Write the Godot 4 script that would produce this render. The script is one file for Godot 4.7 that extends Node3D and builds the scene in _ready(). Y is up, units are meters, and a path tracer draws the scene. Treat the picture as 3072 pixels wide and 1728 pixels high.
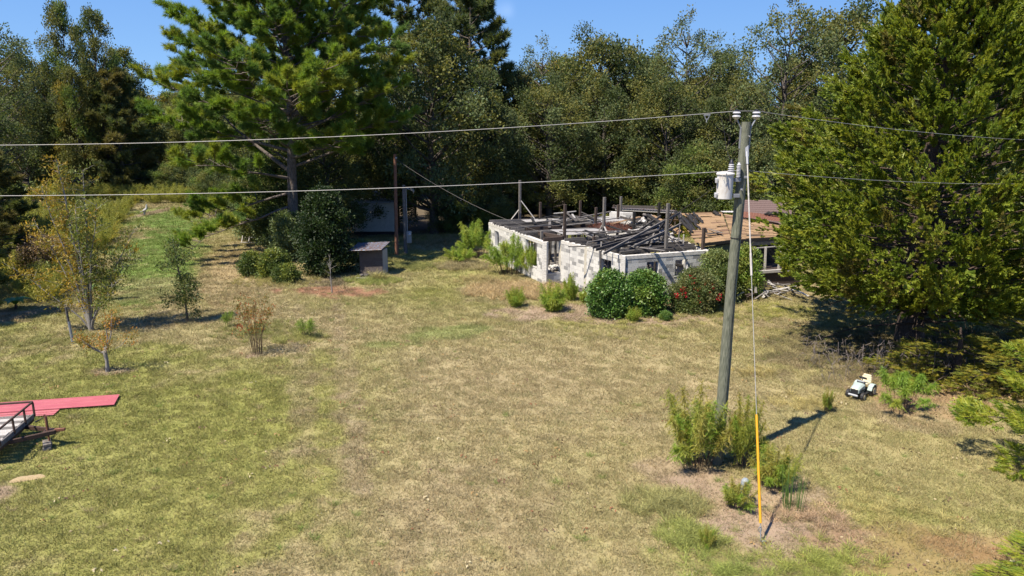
extends Node3D
# A burned block house in a clearing: lawn, pines and cedars, utility pole, small trailer.
# Distances ahead of the camera are given as z > 0 in w(x, z, y) and turned to Godot's -z there.

var rnd := RandomNumberGenerator.new()
var used := {}
var M := {}
var soil: Image
var dull := 0.64   # the colours below are noted for a darker exposure
const SOIL_X0 := -48.0
const SOIL_Z0 := 6.0
const SOIL_W := 96.0

func w(x: float, z: float, y := 0.0) -> Vector3:
	return Vector3(x, y, -z)

func numbered(parent: Node, called: String) -> String:
	var k := str(parent.get_instance_id()) + called
	var n: int = used.get(k, 0)
	used[k] = n + 1
	return called if n == 0 else "%s_%03d" % [called, n]

func tag(o: Node3D, label: String, category := "", group := "", kind := "") -> Node3D:
	if label: o.set_meta("label", label)
	if category: o.set_meta("category", category)
	if group: o.set_meta("group", group)
	if kind: o.set_meta("kind", kind)
	return o

func thing(called: String, label: String, category: String, at := Vector3.ZERO, turn := 0.0, group := "") -> Node3D:
	var o := Node3D.new()
	o.name = numbered(self, called)
	add_child(o)
	o.position = at
	o.rotation.y = turn
	tag(o, label, category, group)
	return o

func part(parent: Node, called: String, mesh: Mesh, m: Material, label := "") -> MeshInstance3D:
	var o := MeshInstance3D.new()
	o.name = numbered(parent, called)
	o.mesh = mesh
	o.material_override = m
	parent.add_child(o)
	if label: o.set_meta("label", label)
	return o

func again(src: Node3D, label: String, at: Vector3, turn := 0.0, size := Vector3.ONE, group := "") -> Node3D:
	var o: Node3D = src.duplicate()
	var base := str(src.name).rstrip("0123456789").trim_suffix("_")
	o.name = numbered(self, base)
	add_child(o)
	o.transform = Transform3D(Basis(Vector3.UP, turn).scaled_local(size), at)
	o.set_meta("label", label)
	if group: o.set_meta("group", group)
	elif o.has_meta("group"): o.remove_meta("group")
	return o

class MB:
	var v := PackedVector3Array()
	var n := PackedVector3Array()
	func tri(a: Vector3, b: Vector3, d: Vector3, out: Vector3) -> void:
		var f := (d - a).cross(b - a)
		if f.dot(out) < 0.0:
			var t := b
			b = d
			d = t
			f = -f
		f = f.normalized()
		v.append(a); v.append(b); v.append(d)
		n.append(f); n.append(f); n.append(f)
	func quad(a: Vector3, b: Vector3, c: Vector3, d: Vector3, out: Vector3) -> void:
		tri(a, b, c, out)
		tri(a, c, d, out)
	func smooth(a: Vector3, b: Vector3, d: Vector3, na: Vector3, nb: Vector3, nd: Vector3) -> void:
		if (d - a).cross(b - a).dot(na + nb + nd) < 0.0:
			v.append(a); v.append(d); v.append(b)
			n.append(na); n.append(nd); n.append(nb)
		else:
			v.append(a); v.append(b); v.append(d)
			n.append(na); n.append(nb); n.append(nd)
	# box with chamfered edges of width e
	func box(x: Transform3D, s: Vector3, e := 0.0) -> void:
		var h := s * 0.5
		for a in 3:
			var b := (a + 1) % 3
			var c := (a + 2) % 3
			for sg in [-1.0, 1.0]:
				var p := []
				for q in [[-1, -1], [1, -1], [1, 1], [-1, 1]]:
					var k := Vector3.ZERO
					k[a] = sg * h[a]
					k[b] = q[0] * (h[b] - e)
					k[c] = q[1] * (h[c] - e)
					p.append(x * k)
				var o := Vector3.ZERO
				o[a] = sg
				quad(p[0], p[1], p[2], p[3], x.basis * o)
				if e > 0.0:
					for tg in [-1.0, 1.0]:
						var r := []
						for q in [[0, -1], [0, 1], [1, 1], [1, -1]]:
							var k := Vector3.ZERO
							k[a] = sg * (h[a] if q[0] == 0 else h[a] - e)
							k[b] = tg * (h[b] - e if q[0] == 0 else h[b])
							k[c] = q[1] * (h[c] - e)
							r.append(x * k)
						var o2 := Vector3.ZERO
						o2[a] = sg
						o2[b] = tg
						quad(r[0], r[1], r[2], r[3], x.basis * o2)
		if e > 0.0:
			for i in 8:
				var g := Vector3(1 if i & 1 else -1, 1 if i & 2 else -1, 1 if i & 4 else -1)
				var q := g * h
				tri(x * (q - Vector3(0, g.y * e, g.z * e)), x * (q - Vector3(g.x * e, 0, g.z * e)), x * (q - Vector3(g.x * e, g.y * e, 0)), x.basis * g)
	# board from a to b, width across, thickness along up
	func bar(a: Vector3, b: Vector3, wide: float, thick: float, e := 0.0, up := Vector3.UP) -> void:
		var y := (b - a).normalized()
		if absf(y.dot(up)) > 0.98: up = Vector3.RIGHT
		var xx := y.cross(up).normalized()
		var zz := xx.cross(y).normalized()
		box(Transform3D(Basis(xx, y, zz), (a + b) * 0.5), Vector3(wide, a.distance_to(b), thick), e)
	func tube(p: PackedVector3Array, r: PackedFloat32Array, sides := 8, caps := true) -> void:
		var ring := []
		var nor := []
		var up := Vector3.UP
		for i in p.size():
			var d := (p[mini(i + 1, p.size() - 1)] - p[maxi(i - 1, 0)]).normalized()
			if i == 0: up = Vector3.RIGHT if absf(d.y) > 0.8 else Vector3.UP
			var xx := d.cross(up).normalized()
			var zz := xx.cross(d).normalized()
			up = zz
			var a := PackedVector3Array()
			var b := PackedVector3Array()
			for k in sides + 1:
				var t := TAU * k / sides
				var o := xx * cos(t) + zz * sin(t)
				a.append(p[i] + o * r[i])
				b.append(o)
			ring.append(a)
			nor.append(b)
		for i in p.size() - 1:
			for k in sides:
				smooth(ring[i][k], ring[i][k + 1], ring[i + 1][k + 1], nor[i][k], nor[i][k + 1], nor[i + 1][k + 1])
				smooth(ring[i][k], ring[i + 1][k + 1], ring[i + 1][k], nor[i][k], nor[i + 1][k + 1], nor[i + 1][k])
		if caps:
			for i in [0, p.size() - 1]:
				var d := (p[1] - p[0]) * -1.0 if i == 0 else p[i] - p[i - 1]
				if r[i] > 0.001:
					for k in sides:
						tri(p[i], ring[i][k], ring[i][k + 1], d)
	func rod(a: Vector3, b: Vector3, r: float, r2 := -1.0, sides := 8) -> void:
		tube(PackedVector3Array([a, b]), PackedFloat32Array([r, r if r2 < 0.0 else r2]), sides)
	# profile of (radius, height) pairs turned round the y axis of x
	func lathe(x: Transform3D, prof: Array, sides := 20) -> void:
		for i in prof.size() - 1:
			var a: Vector2 = prof[i]
			var b: Vector2 = prof[i + 1]
			var sl := Vector2(b.y - a.y, a.x - b.x).normalized()
			for k in sides:
				var t0 := TAU * k / sides
				var t1 := TAU * (k + 1) / sides
				var d0 := Vector3(cos(t0), 0, sin(t0))
				var d1 := Vector3(cos(t1), 0, sin(t1))
				var n0 := x.basis * (d0 * sl.x + Vector3(0, sl.y, 0))
				var n1 := x.basis * (d1 * sl.x + Vector3(0, sl.y, 0))
				var p0 := x * (d0 * a.x + Vector3(0, a.y, 0))
				var p1 := x * (d1 * a.x + Vector3(0, a.y, 0))
				var p2 := x * (d1 * b.x + Vector3(0, b.y, 0))
				var p3 := x * (d0 * b.x + Vector3(0, b.y, 0))
				if a.x > 0.0005: smooth(p0, p1, p2, n0, n1, n1)
				if b.x > 0.0005: smooth(p0, p2, p3, n0, n1, n0)
	func done() -> ArrayMesh:
		var a := []
		a.resize(Mesh.ARRAY_MAX)
		a[Mesh.ARRAY_VERTEX] = v
		a[Mesh.ARRAY_NORMAL] = n
		var m := ArrayMesh.new()
		m.add_surface_from_arrays(Mesh.PRIMITIVE_TRIANGLES, a)
		return m

# leaves: copies of small templates, each with a colour set
class LB:
	var v := PackedVector3Array()
	var c := PackedColorArray()
	func add(t: PackedVector3Array, x: Transform3D, cols: PackedColorArray) -> void:
		v.append_array(x * t)
		c.append_array(cols)
	func done() -> ArrayMesh:
		var a := []
		a.resize(Mesh.ARRAY_MAX)
		a[Mesh.ARRAY_VERTEX] = v
		a[Mesh.ARRAY_COLOR] = c
		var m := ArrayMesh.new()
		m.add_surface_from_arrays(Mesh.PRIMITIVE_TRIANGLES, a)
		return m

func toward(d: Vector3, s := 1.0) -> Basis:
	var y := d.normalized()
	var h := Vector3(rnd.randf_range(-1, 1), rnd.randf_range(-1, 1), rnd.randf_range(-1, 1))
	var x := y.cross(h)
	if x.length() < 0.05: x = y.cross(Vector3(0.3, 0.9, 0.1))
	x = x.normalized()
	return Basis(x * s, y * s, x.cross(y) * s)

func ball() -> Vector3:
	while true:
		var p := Vector3(rnd.randf_range(-1, 1), rnd.randf_range(-1, 1), rnd.randf_range(-1, 1))
		if p.length_squared() <= 1.0 and p.length_squared() > 0.01: return p
	return Vector3.UP

func j(a: float, b: float) -> float:
	return rnd.randf_range(a, b)

# n leaves of length l and width k in a ball of radius r; two triangles each
func tpl_leaves(n: int, r: float, l: float, k: float, rise := 0.5) -> PackedVector3Array:
	var o := PackedVector3Array()
	for i in n:
		var p := ball() * r
		var b := toward((ball() + Vector3(0, rise, 0)).normalized())
		var s := j(0.7, 1.25)
		var a0 := p
		var a1 := p + (b.y * 0.5 * l + b.x * 0.5 * k) * s
		var a2 := p + (b.y * l + b.z * 0.12 * l) * s
		var a3 := p + (b.y * 0.5 * l - b.x * 0.5 * k) * s
		o.append_array([a0, a1, a2, a0, a2, a3])
	return o

# a brush of n needles round +y
func tpl_needles(n: int, l: float, k: float, spread: float, back := 0.0) -> PackedVector3Array:
	var o := PackedVector3Array()
	for i in n:
		var d := (Vector3.UP + ball() * spread).normalized()
		var b := toward(d)
		var p := Vector3(0, -back * rnd.randf(), 0)
		var ln := l * j(0.75, 1.1)
		o.append_array([p - b.x * k * 0.5, p + b.x * k * 0.5, p + d * ln])
	return o

# flat scale-leaved frond along +y
func tpl_frond(n: int, l: float, k: float) -> PackedVector3Array:
	var o := PackedVector3Array()
	for i in n:
		var f := float(i) / n
		var s := -1.0 if i % 2 else 1.0
		var p := Vector3(0, f * l * 0.8, 0)
		var d := Vector3(s * (0.75 - 0.4 * f), 0.8, j(-0.5, 0.5)).normalized()
		var ln := l * (0.42 - 0.2 * f) * j(0.8, 1.3)
		var b := toward(d)
		o.append_array([p - b.x * k * 0.5, p + b.x * k * 0.5, p + d * ln])
	var b2 := toward(Vector3.UP)
	o.append_array([b2.x * -k * 0.5, b2.x * k * 0.5, Vector3(0, l, 0)])
	return o

# nine colour arrays for n vertices in runs of per, around one base colour
func tints(n: int, per: int, base: Color, amount := 0.3, hue := 0.12) -> Array:
	var out := []
	for q in 9:
		var a := PackedColorArray()
		a.resize(n)
		for i in range(0, n, per):
			var f := 1.0 + j(-amount, amount)
			var h := j(-hue, hue)
			var c := Color(base.r * f * (1.0 + h), base.g * f, base.b * f * (1.0 - h))
			for k in mini(per, n - i): a[i + k] = c
		out.append(a)
	return out

func noise_tex(freq: float, cols: Array, octaves := 4, size := 256, type := FastNoiseLite.TYPE_SIMPLEX_SMOOTH, seed_ := 1) -> NoiseTexture2D:
	var f := FastNoiseLite.new()
	f.noise_type = type
	f.frequency = freq
	f.fractal_octaves = octaves
	f.seed = seed_
	var t := NoiseTexture2D.new()
	t.width = size
	t.height = size
	t.seamless = true
	t.noise = f
	if cols.size():
		var g := Gradient.new()
		var offs := PackedFloat32Array()
		var cc := PackedColorArray()
		for i in cols.size():
			offs.append(float(i) / maxi(1, cols.size() - 1))
			cc.append(((cols[i] as Color) * dull).linear_to_srgb())
		g.offsets = offs
		g.colors = cc
		t.color_ramp = g
	return t

# a mottled material; scale stretches the pattern per axis; colours are linear
func stuff(cols: Array, freq: float, scale: Vector3, rough := 0.85, bump := 0.0, metal := 0.0, seed_ := 1) -> StandardMaterial3D:
	var m := StandardMaterial3D.new()
	m.albedo_texture = noise_tex(freq, cols, 4, 256, FastNoiseLite.TYPE_SIMPLEX_SMOOTH, seed_)
	m.uv1_triplanar = true
	m.uv1_scale = scale
	m.roughness = rough
	m.metallic = metal
	if bump > 0.0:
		m.heightmap_enabled = true
		m.heightmap_texture = noise_tex(freq * 1.3, [], 4, 256, FastNoiseLite.TYPE_SIMPLEX_SMOOTH, seed_ + 5)
		m.heightmap_scale = bump
	return m

func plain(c: Color, rough := 0.7, metal := 0.0) -> StandardMaterial3D:
	var m := StandardMaterial3D.new()
	m.albedo_color = (c * dull).linear_to_srgb()
	m.roughness = rough
	m.metallic = metal
	return m

func leafy(tint := Color(1.4, 1.4, 1.3), glow := 0.85, rough := 0.55) -> StandardMaterial3D:
	var m := StandardMaterial3D.new()
	m.vertex_color_use_as_albedo = true
	m.albedo_color = tint.linear_to_srgb()
	m.roughness = rough
	m.backlight_enabled = true
	m.backlight = Color(glow, glow, glow * 0.6).linear_to_srgb()
	return m

func _ready() -> void:
	rnd.seed = 20241
	var cam := Camera3D.new()
	cam.name = "camera"
	cam.fov = 44.13
	cam.near = 0.1
	cam.far = 3000.0
	cam.position = Vector3(0, 8.8, 0)
	cam.rotation_degrees = Vector3(-13, 0, 0)
	add_child(cam)
	cam.current = true
	var we := WorldEnvironment.new()
	we.name = "world_environment"
	var env := Environment.new()
	env.background_mode = Environment.BG_SKY
	var sm := ProceduralSkyMaterial.new()
	sm.sky_top_color = Color(0.03, 0.14, 0.52).linear_to_srgb()
	sm.sky_horizon_color = Color(0.25, 0.45, 0.70).linear_to_srgb()
	sm.sky_curve = 0.16
	sm.ground_bottom_color = Color(0.07, 0.08, 0.04).linear_to_srgb()
	sm.ground_horizon_color = Color(0.25, 0.32, 0.36).linear_to_srgb()
	sm.sun_angle_max = 12.0
	sm.sky_energy_multiplier = 0.86
	sm.sky_cover = wisps()
	var sky := Sky.new()
	sky.sky_material = sm
	env.sky = sky
	env.tonemap_mode = Environment.TONE_MAPPER_LINEAR
	env.tonemap_exposure = 2.1
	env.sdfgi_enabled = true
	env.ssao_enabled = true
	env.ssil_enabled = true
	we.environment = env
	add_child(we)
	var sun := DirectionalLight3D.new()
	sun.name = "sun"
	sun.light_energy = 1.6
	sun.light_color = Color(1.0, 0.95, 0.87)
	sun.light_angular_distance = 0.53
	sun.shadow_enabled = true
	add_child(sun)
	sun.look_at_from_position(Vector3.ZERO, Vector3(4.2, -8.8, -3.4))
	materials()
	make_soil()
	ground()
	wood()
	big_pine()
	cedars()
	brush()
	house()
	outbuildings()
	utility()
	left_yard()
	trailer()
	toy_tractor()
	turf()

# thin high cloud, drawn on the sky as air only
func wisps() -> ImageTexture:
	var f := FastNoiseLite.new()
	f.frequency = 0.011
	f.fractal_octaves = 5
	f.seed = 4
	var im := Image.create(768, 384, false, Image.FORMAT_RGBA8)
	for y in 384:
		for x in 768:
			var a := 0.0
			if y < 192:
				a = clampf((f.get_noise_3d(x * 0.55, y * 3.2, 3.0) - 0.22) * 1.1, 0.0, 0.32)
			im.set_pixel(x, y, Color(1, 1, 1, a))
	return ImageTexture.create_from_image(im)

func materials() -> void:
	M.pine_bark = stuff([Color(0.05, 0.04, 0.035), Color(0.13, 0.105, 0.09), Color(0.22, 0.19, 0.17), Color(0.30, 0.27, 0.245)], 0.03, Vector3(1.2, 0.45, 1.2), 0.95, 3.0)
	M.bark = stuff([Color(0.05, 0.042, 0.035), Color(0.12, 0.10, 0.085), Color(0.2, 0.175, 0.15)], 0.03, Vector3(1.5, 0.5, 1.5), 0.95, 2.0, 0.0, 3)
	M.pale_bark = stuff([Color(0.16, 0.14, 0.12), Color(0.34, 0.32, 0.29), Color(0.46, 0.44, 0.41)], 0.04, Vector3(4, 2, 4), 0.9, 0.6, 0.0, 9)
	M.dead_twig = stuff([Color(0.16, 0.13, 0.12), Color(0.34, 0.30, 0.28)], 0.04, Vector3(3, 3, 3), 0.95, 0.0, 0.0, 11)
	M.cedar_bark = stuff([Color(0.05, 0.035, 0.028), Color(0.11, 0.075, 0.06), Color(0.2, 0.15, 0.12)], 0.03, Vector3(3, 0.6, 3), 0.95, 2.0, 0.0, 13)
	M.stem = plain(Color(0.10, 0.055, 0.035), 0.9)
	M.leaf = leafy()
	M.cedar_leaf = leafy(Color(1.6, 1.6, 1.45), 0.85)
	M.wood_leaf = leafy(Color(1.3, 1.3, 1.2), 0.85, 0.8)
	M.pine_leaf = leafy(Color(1.6, 1.62, 1.5), 0.9, 0.65)
	M.leaf_gloss = leafy(Color(1.4, 1.4, 1.3), 0.4, 0.45)
	M.char = stuff([Color(0.004, 0.004, 0.004), Color(0.012, 0.011, 0.011), Color(0.035, 0.03, 0.028)], 0.05, Vector3(2, 2, 2), 0.75, 2.0, 0.0, 15)
	M.grey_wood = stuff([Color(0.09, 0.083, 0.078), Color(0.19, 0.178, 0.168), Color(0.32, 0.30, 0.28)], 0.04, Vector3(2.2, 0.5, 2.2), 0.9, 0.6, 0.0, 17)
	M.dark_wood = stuff([Color(0.03, 0.027, 0.026), Color(0.09, 0.083, 0.078), Color(0.2, 0.185, 0.175)], 0.04, Vector3(1.6, 0.7, 1.6), 0.9, 0.6, 0.0, 19)
	M.brown_wood = stuff([Color(0.03, 0.02, 0.016), Color(0.075, 0.052, 0.042), Color(0.14, 0.10, 0.08)], 0.04, Vector3(2, 0.6, 2), 0.9, 0.5, 0.0, 21)
	M.pale_wood = stuff([Color(0.34, 0.32, 0.3), Color(0.55, 0.53, 0.5), Color(0.68, 0.66, 0.62)], 0.04, Vector3(2, 0.6, 2), 0.85, 0.3, 0.0, 23)
	M.block = [
		stuff([Color(0.512, 0.512, 0.500), Color(0.732, 0.732, 0.714), Color(0.878, 0.878, 0.854)], 0.025, Vector3(1.6, 0.8, 1.6), 0.9, 0.4, 0.0, 25),
		stuff([Color(0.307, 0.312, 0.312), Color(0.512, 0.512, 0.502), Color(0.676, 0.676, 0.661)], 0.03, Vector3(3.2, 0.5, 3.2), 0.9, 0.4, 0.0, 26),
		stuff([Color(0.634, 0.634, 0.610), Color(0.830, 0.830, 0.805), Color(0.950, 0.950, 0.927)], 0.025, Vector3(1.5, 0.7, 1.5), 0.9, 0.4, 0.0, 27),
		stuff([Color(0.217, 0.221, 0.226), Color(0.361, 0.366, 0.366), Color(0.524, 0.524, 0.514)], 0.035, Vector3(3.2, 0.45, 3.2), 0.9, 0.4, 0.0, 28)]
	M.mortar = stuff([Color(0.671, 0.671, 0.647), Color(0.854, 0.854, 0.830), Color(0.950, 0.950, 0.950)], 0.02, Vector3(1, 0.4, 1), 0.92, 0.3, 0.0, 29)
	M.bond = stuff([Color(0.439, 0.433, 0.403), Color(0.732, 0.720, 0.683), Color(0.903, 0.897, 0.866)], 0.03, Vector3(0.7, 1.4, 0.7), 0.92, 0.3, 0.0, 30)
	M.stained = stuff([Color(0.439, 0.378, 0.268), Color(0.671, 0.634, 0.537), Color(0.854, 0.842, 0.793)], 0.03, Vector3(3, 0.35, 3), 0.92, 0.3, 0.0, 31)
	M.plaster = stuff([Color(0.30, 0.29, 0.28), Color(0.62, 0.61, 0.60), Color(0.80, 0.80, 0.79)], 0.03, Vector3(1.6, 1.6, 1.6), 0.9, 0.5, 0.0, 33)
	M.ceiling = stuff([Color(0.26, 0.255, 0.25), Color(0.40, 0.395, 0.39), Color(0.52, 0.515, 0.51)], 0.03, Vector3(1, 1, 1), 0.9, 0.3, 0.0, 35)
	M.slab = stuff([Color(0.10, 0.085, 0.075), Color(0.22, 0.20, 0.18), Color(0.36, 0.35, 0.33)], 0.03, Vector3(0.7, 0.7, 0.7), 0.95, 0.5, 0.0, 37)
	M.deck = [
		stuff([Color(0.30, 0.19, 0.095), Color(0.40, 0.26, 0.135), Color(0.47, 0.33, 0.19)], 0.04, Vector3(1, 2, 2), 0.85, 0.3, 0.0, 39),
		stuff([Color(0.25, 0.155, 0.08), Color(0.36, 0.235, 0.125), Color(0.42, 0.29, 0.165)], 0.04, Vector3(1, 2, 2), 0.85, 0.3, 0.0, 40),
		stuff([Color(0.19, 0.12, 0.07), Color(0.29, 0.185, 0.10), Color(0.37, 0.26, 0.15)], 0.05, Vector3(1, 2, 2), 0.85, 0.3, 0.0, 41),
		stuff([Color(0.10, 0.055, 0.035), Color(0.21, 0.12, 0.07), Color(0.33, 0.215, 0.12)], 0.05, Vector3(1.5, 2, 2), 0.88, 0.4, 0.0, 42)]
	M.rust = stuff([Color(0.10, 0.035, 0.02), Color(0.22, 0.085, 0.045), Color(0.34, 0.17, 0.11)], 0.03, Vector3(0.8, 0.8, 0.8), 0.8, 0.0, 0.0, 43)
	M.rust_dark = stuff([Color(0.03, 0.016, 0.012), Color(0.075, 0.038, 0.026), Color(0.13, 0.07, 0.048)], 0.03, Vector3(3, 3, 3), 0.8, 0.4, 0.0, 44)
	M.shingle = stuff([Color(0.10, 0.062, 0.055), Color(0.17, 0.115, 0.105), Color(0.23, 0.165, 0.15)], 0.05, Vector3(1, 1, 1), 0.95, 0.4, 0.0, 45)
	M.red_metal = stuff([Color(0.46, 0.105, 0.13), Color(0.53, 0.13, 0.155), Color(0.56, 0.16, 0.18)], 0.012, Vector3(0.4, 0.4, 0.4), 0.45, 0.0, 0.0, 46)
	M.tin = stuff([Color(0.12, 0.045, 0.025), Color(0.20, 0.12, 0.09), Color(0.22, 0.27, 0.38), Color(0.30, 0.37, 0.50)], 0.03, Vector3(0.7, 0.7, 0.7), 0.5, 0.0, 0.25, 48)
	M.galv = plain(Color(0.42, 0.44, 0.47), 0.5, 0.5)
	M.grey_paint = stuff([Color(0.30, 0.33, 0.36), Color(0.42, 0.45, 0.48)], 0.03, Vector3(2, 2, 2), 0.6, 0.0, 0.0, 49)
	M.siding = stuff([Color(0.50, 0.50, 0.45), Color(0.64, 0.64, 0.58)], 0.02, Vector3(0.7, 0.7, 0.7), 0.7, 0.0, 0.0, 50)
	M.black = plain(Color(0.012, 0.012, 0.013), 0.6)
	M.rubber = plain(Color(0.018, 0.018, 0.022), 0.65)
	M.porcelain = plain(Color(0.62, 0.63, 0.66), 0.3)
	M.dark_porcelain = plain(Color(0.03, 0.03, 0.04), 0.35)
	M.wire = plain(Color(0.46, 0.46, 0.45), 0.5, 0.2)
	M.cable = plain(Color(0.045, 0.045, 0.045), 0.7)
	M.yellow = plain(Color(0.85, 0.42, 0.012), 0.45)
	M.pole = stuff([Color(0.075, 0.085, 0.062), Color(0.15, 0.165, 0.12), Color(0.23, 0.245, 0.185), Color(0.31, 0.315, 0.25)], 0.04, Vector3(3.2, 0.32, 3.2), 0.92, 1.2, 0.0, 51)
	M.brown_pole = stuff([Color(0.12, 0.05, 0.03), Color(0.24, 0.11, 0.065), Color(0.33, 0.175, 0.11)], 0.04, Vector3(3, 0.3, 3), 0.9, 0.8, 0.0, 52)
	M.tank = stuff([Color(0.30, 0.16, 0.08), Color(0.66, 0.62, 0.57), Color(0.78, 0.78, 0.76), Color(0.80, 0.80, 0.79), Color(0.80, 0.80, 0.79)], 0.018, Vector3(1.6, 0.5, 1.6), 0.5, 0.0, 0.0, 61)
	M.sand = stuff([Color(0.40, 0.30, 0.16), Color(0.56, 0.44, 0.25)], 0.05, Vector3(2, 2, 2), 0.95, 1.0, 0.0, 54)
	M.straw = leafy(Color.WHITE, 0.15, 0.8)

const GREEN := Color(0.205, 0.21, 0.046)
const TAN := Color(0.285, 0.235, 0.122)
const DIRT := Color(0.265, 0.195, 0.135)
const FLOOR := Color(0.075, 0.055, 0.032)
const RED := Color(0.20, 0.085, 0.05)
const LUSH := Color(0.125, 0.195, 0.03)

# where the mown clearing ends, ahead of the camera at x
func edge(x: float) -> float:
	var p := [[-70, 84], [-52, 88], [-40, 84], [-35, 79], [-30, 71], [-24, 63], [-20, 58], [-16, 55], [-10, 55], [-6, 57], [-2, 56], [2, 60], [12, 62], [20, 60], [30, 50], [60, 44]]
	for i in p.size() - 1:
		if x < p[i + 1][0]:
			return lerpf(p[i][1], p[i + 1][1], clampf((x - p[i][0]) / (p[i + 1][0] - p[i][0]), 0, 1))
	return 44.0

func make_soil() -> void:
	var n1 := FastNoiseLite.new()
	n1.frequency = 0.09
	n1.fractal_octaves = 3
	n1.seed = 7
	var n2 := FastNoiseLite.new()
	n2.frequency = 0.6
	n2.fractal_octaves = 3
	n2.seed = 12
	# x, z, radius across, radius ahead, turn, colour, strength
	var spots := [
		[-10.0, 17, 9, 8, 0.2, GREEN, 0.75], [-17, 22, 8, 6, 0, GREEN, 0.65], [-12, 25, 8, 3, 0, GREEN, 0.6], [0, 19, 5.5, 9, 0, TAN, 0.7], [1.5, 25, 8, 6, 0, TAN, 0.6], [-1.5, 15, 2.4, 3, 0, DIRT, 0.22],
		[-6, 31, 8, 4, 0.1, TAN, 0.35], [-3, 29.4, 2.2, 1.2, 0.3, LUSH, 0.5], [-5.2, 27.8, 1.6, 0.5, 0, LUSH, 0.45], [-25.5, 51, 3.2, 20, 0.42, LUSH, 0.95], [-33.5, 69, 3.5, 9, 0.45, LUSH, 0.7], [-16.8, 42, 2.3, 11, 0.37, Color(0.26, 0.19, 0.10), 0.75], [-6.2, 25, 0.45, 12, 0.27, DIRT, 0.4], [-8.0, 25.6, 0.45, 12, 0.3, DIRT, 0.36], [-12.4, 35.5, 1.0, 6, 0.4, TAN, 0.6], [-15.8, 52, 4, 3, 0, TAN, 0.85], [-19, 38, 7, 3, 0, TAN, 0.5],
		[-36.5, 73.5, 0.9, 6, 0.0, Color(0.2, 0.135, 0.09), 0.85],
		[-9.6, 37.2, 3.1, 1.5, 0, RED, 0.85], [-11, 40, 3, 1.6, 0, FLOOR, 0.8], [2.3, 33.0, 3.6, 1.5, 0.25, DIRT, 0.95], [5.6, 31.4, 3.0, 1.0, -0.15, DIRT, 0.9], [8.6, 31.8, 2.8, 0.9, 0.1, DIRT, 0.7], [0, 37.5, 2.8, 3.2, 0, DIRT, 0.35], [11.8, 31, 1.8, 0.9, 0, DIRT, 0.5],
		[5.3, 14.6, 1.5, 1.0, 0.3, DIRT, 0.95], [5.7, 15.8, 1.9, 1.4, 0, DIRT, 0.85], [4.4, 17.0, 1.2, 1.0, 0, DIRT, 0.6], [6.2, 13.6, 1.7, 0.8, 0.3, DIRT, 0.75],
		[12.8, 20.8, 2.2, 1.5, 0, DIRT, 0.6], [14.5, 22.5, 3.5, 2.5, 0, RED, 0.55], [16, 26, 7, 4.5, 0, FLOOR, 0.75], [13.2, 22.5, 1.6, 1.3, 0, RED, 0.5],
		[-13.0, 15.5, 1.0, 0.8, 0.4, DIRT, 0.9], [-14.6, 24.6, 0.8, 0.5, 0, DIRT, 0.8], [-10, 26.5, 0.9, 0.6, 0, DIRT, 0.95], [-25.3, 32, 3, 1.5, 0, DIRT, 0.75], [-22, 33.6, 1.8, 0.9, 0, DIRT, 0.6], [-24, 38, 3, 2, 0, LUSH, 0.4],
		[-5.5, 47, 3.0, 3.0, 0, GREEN, 0.5], [-5.2, 51.5, 3, 1.6, 0, DIRT, 0.5], [11, 38, 9, 7, 0, TAN, 0.3], [10, 21, 6, 5, 0, TAN, 0.35], [8.4, 13.4, 2.2, 1.0, 0.1, RED, 0.4], [10.2, 13.6, 1.2, 0.6, 0, RED, 0.4]]
	var px := 640
	soil = Image.create(px, px, false, Image.FORMAT_RGB8)
	for iy in px:
		var z := SOIL_Z0 + (iy + 0.5) / px * SOIL_W
		for ix in px:
			var x := SOIL_X0 + (ix + 0.5) / px * SOIL_W
			var a := n1.get_noise_2d(x, z * 0.8)
			var b := n2.get_noise_2d(x, z)
			var c: Color = GREEN.lerp(TAN, clampf(0.55 + a * 0.75 + b * 0.28, 0, 1))
			for s in spots:
				var dx: float = x - s[0]
				var dz: float = z - s[1]
				if absf(dx) > s[2] + s[3] or absf(dz) > s[2] + s[3]: continue
				if s[4] != 0.0:
					var cs := cos(s[4])
					var sn := sin(s[4])
					var t := dx * cs + dz * sn
					dz = -dx * sn + dz * cs
					dx = t
				var d: float = (dx / s[2]) * (dx / s[2]) + (dz / s[3]) * (dz / s[3]) + a * 0.9 + b * 0.9
				if d < 1.0: c = c.lerp(s[5], s[6] * smoothstep(0.0, 0.55, 1.0 - d))
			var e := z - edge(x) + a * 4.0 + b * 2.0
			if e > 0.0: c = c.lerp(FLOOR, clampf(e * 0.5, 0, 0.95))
			if ix == 0 or iy == 0 or ix == px - 1 or iy == px - 1: c = FLOOR
			var lane := lerpf(-22.0, -31.0, (z - 36.0) / 19.5) + a * 2.0
			if z > 34.0 and z < 76.0 and x < lane: c = c.lerp(Color(0.12, 0.11, 0.04), clampf((lane - x) * 0.6, 0, 0.8))
			c = c * (1.0 + b * 0.14)
			soil.set_pixel(ix, iy, (c * 0.93).linear_to_srgb())

func soil_at(x: float, z: float) -> Color:
	var px := soil.get_width()
	return soil.get_pixel(clampi(int((x - SOIL_X0) / SOIL_W * px), 0, px - 1), clampi(int((z - SOIL_Z0) / SOIL_W * px), 0, px - 1)).srgb_to_linear()

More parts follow.
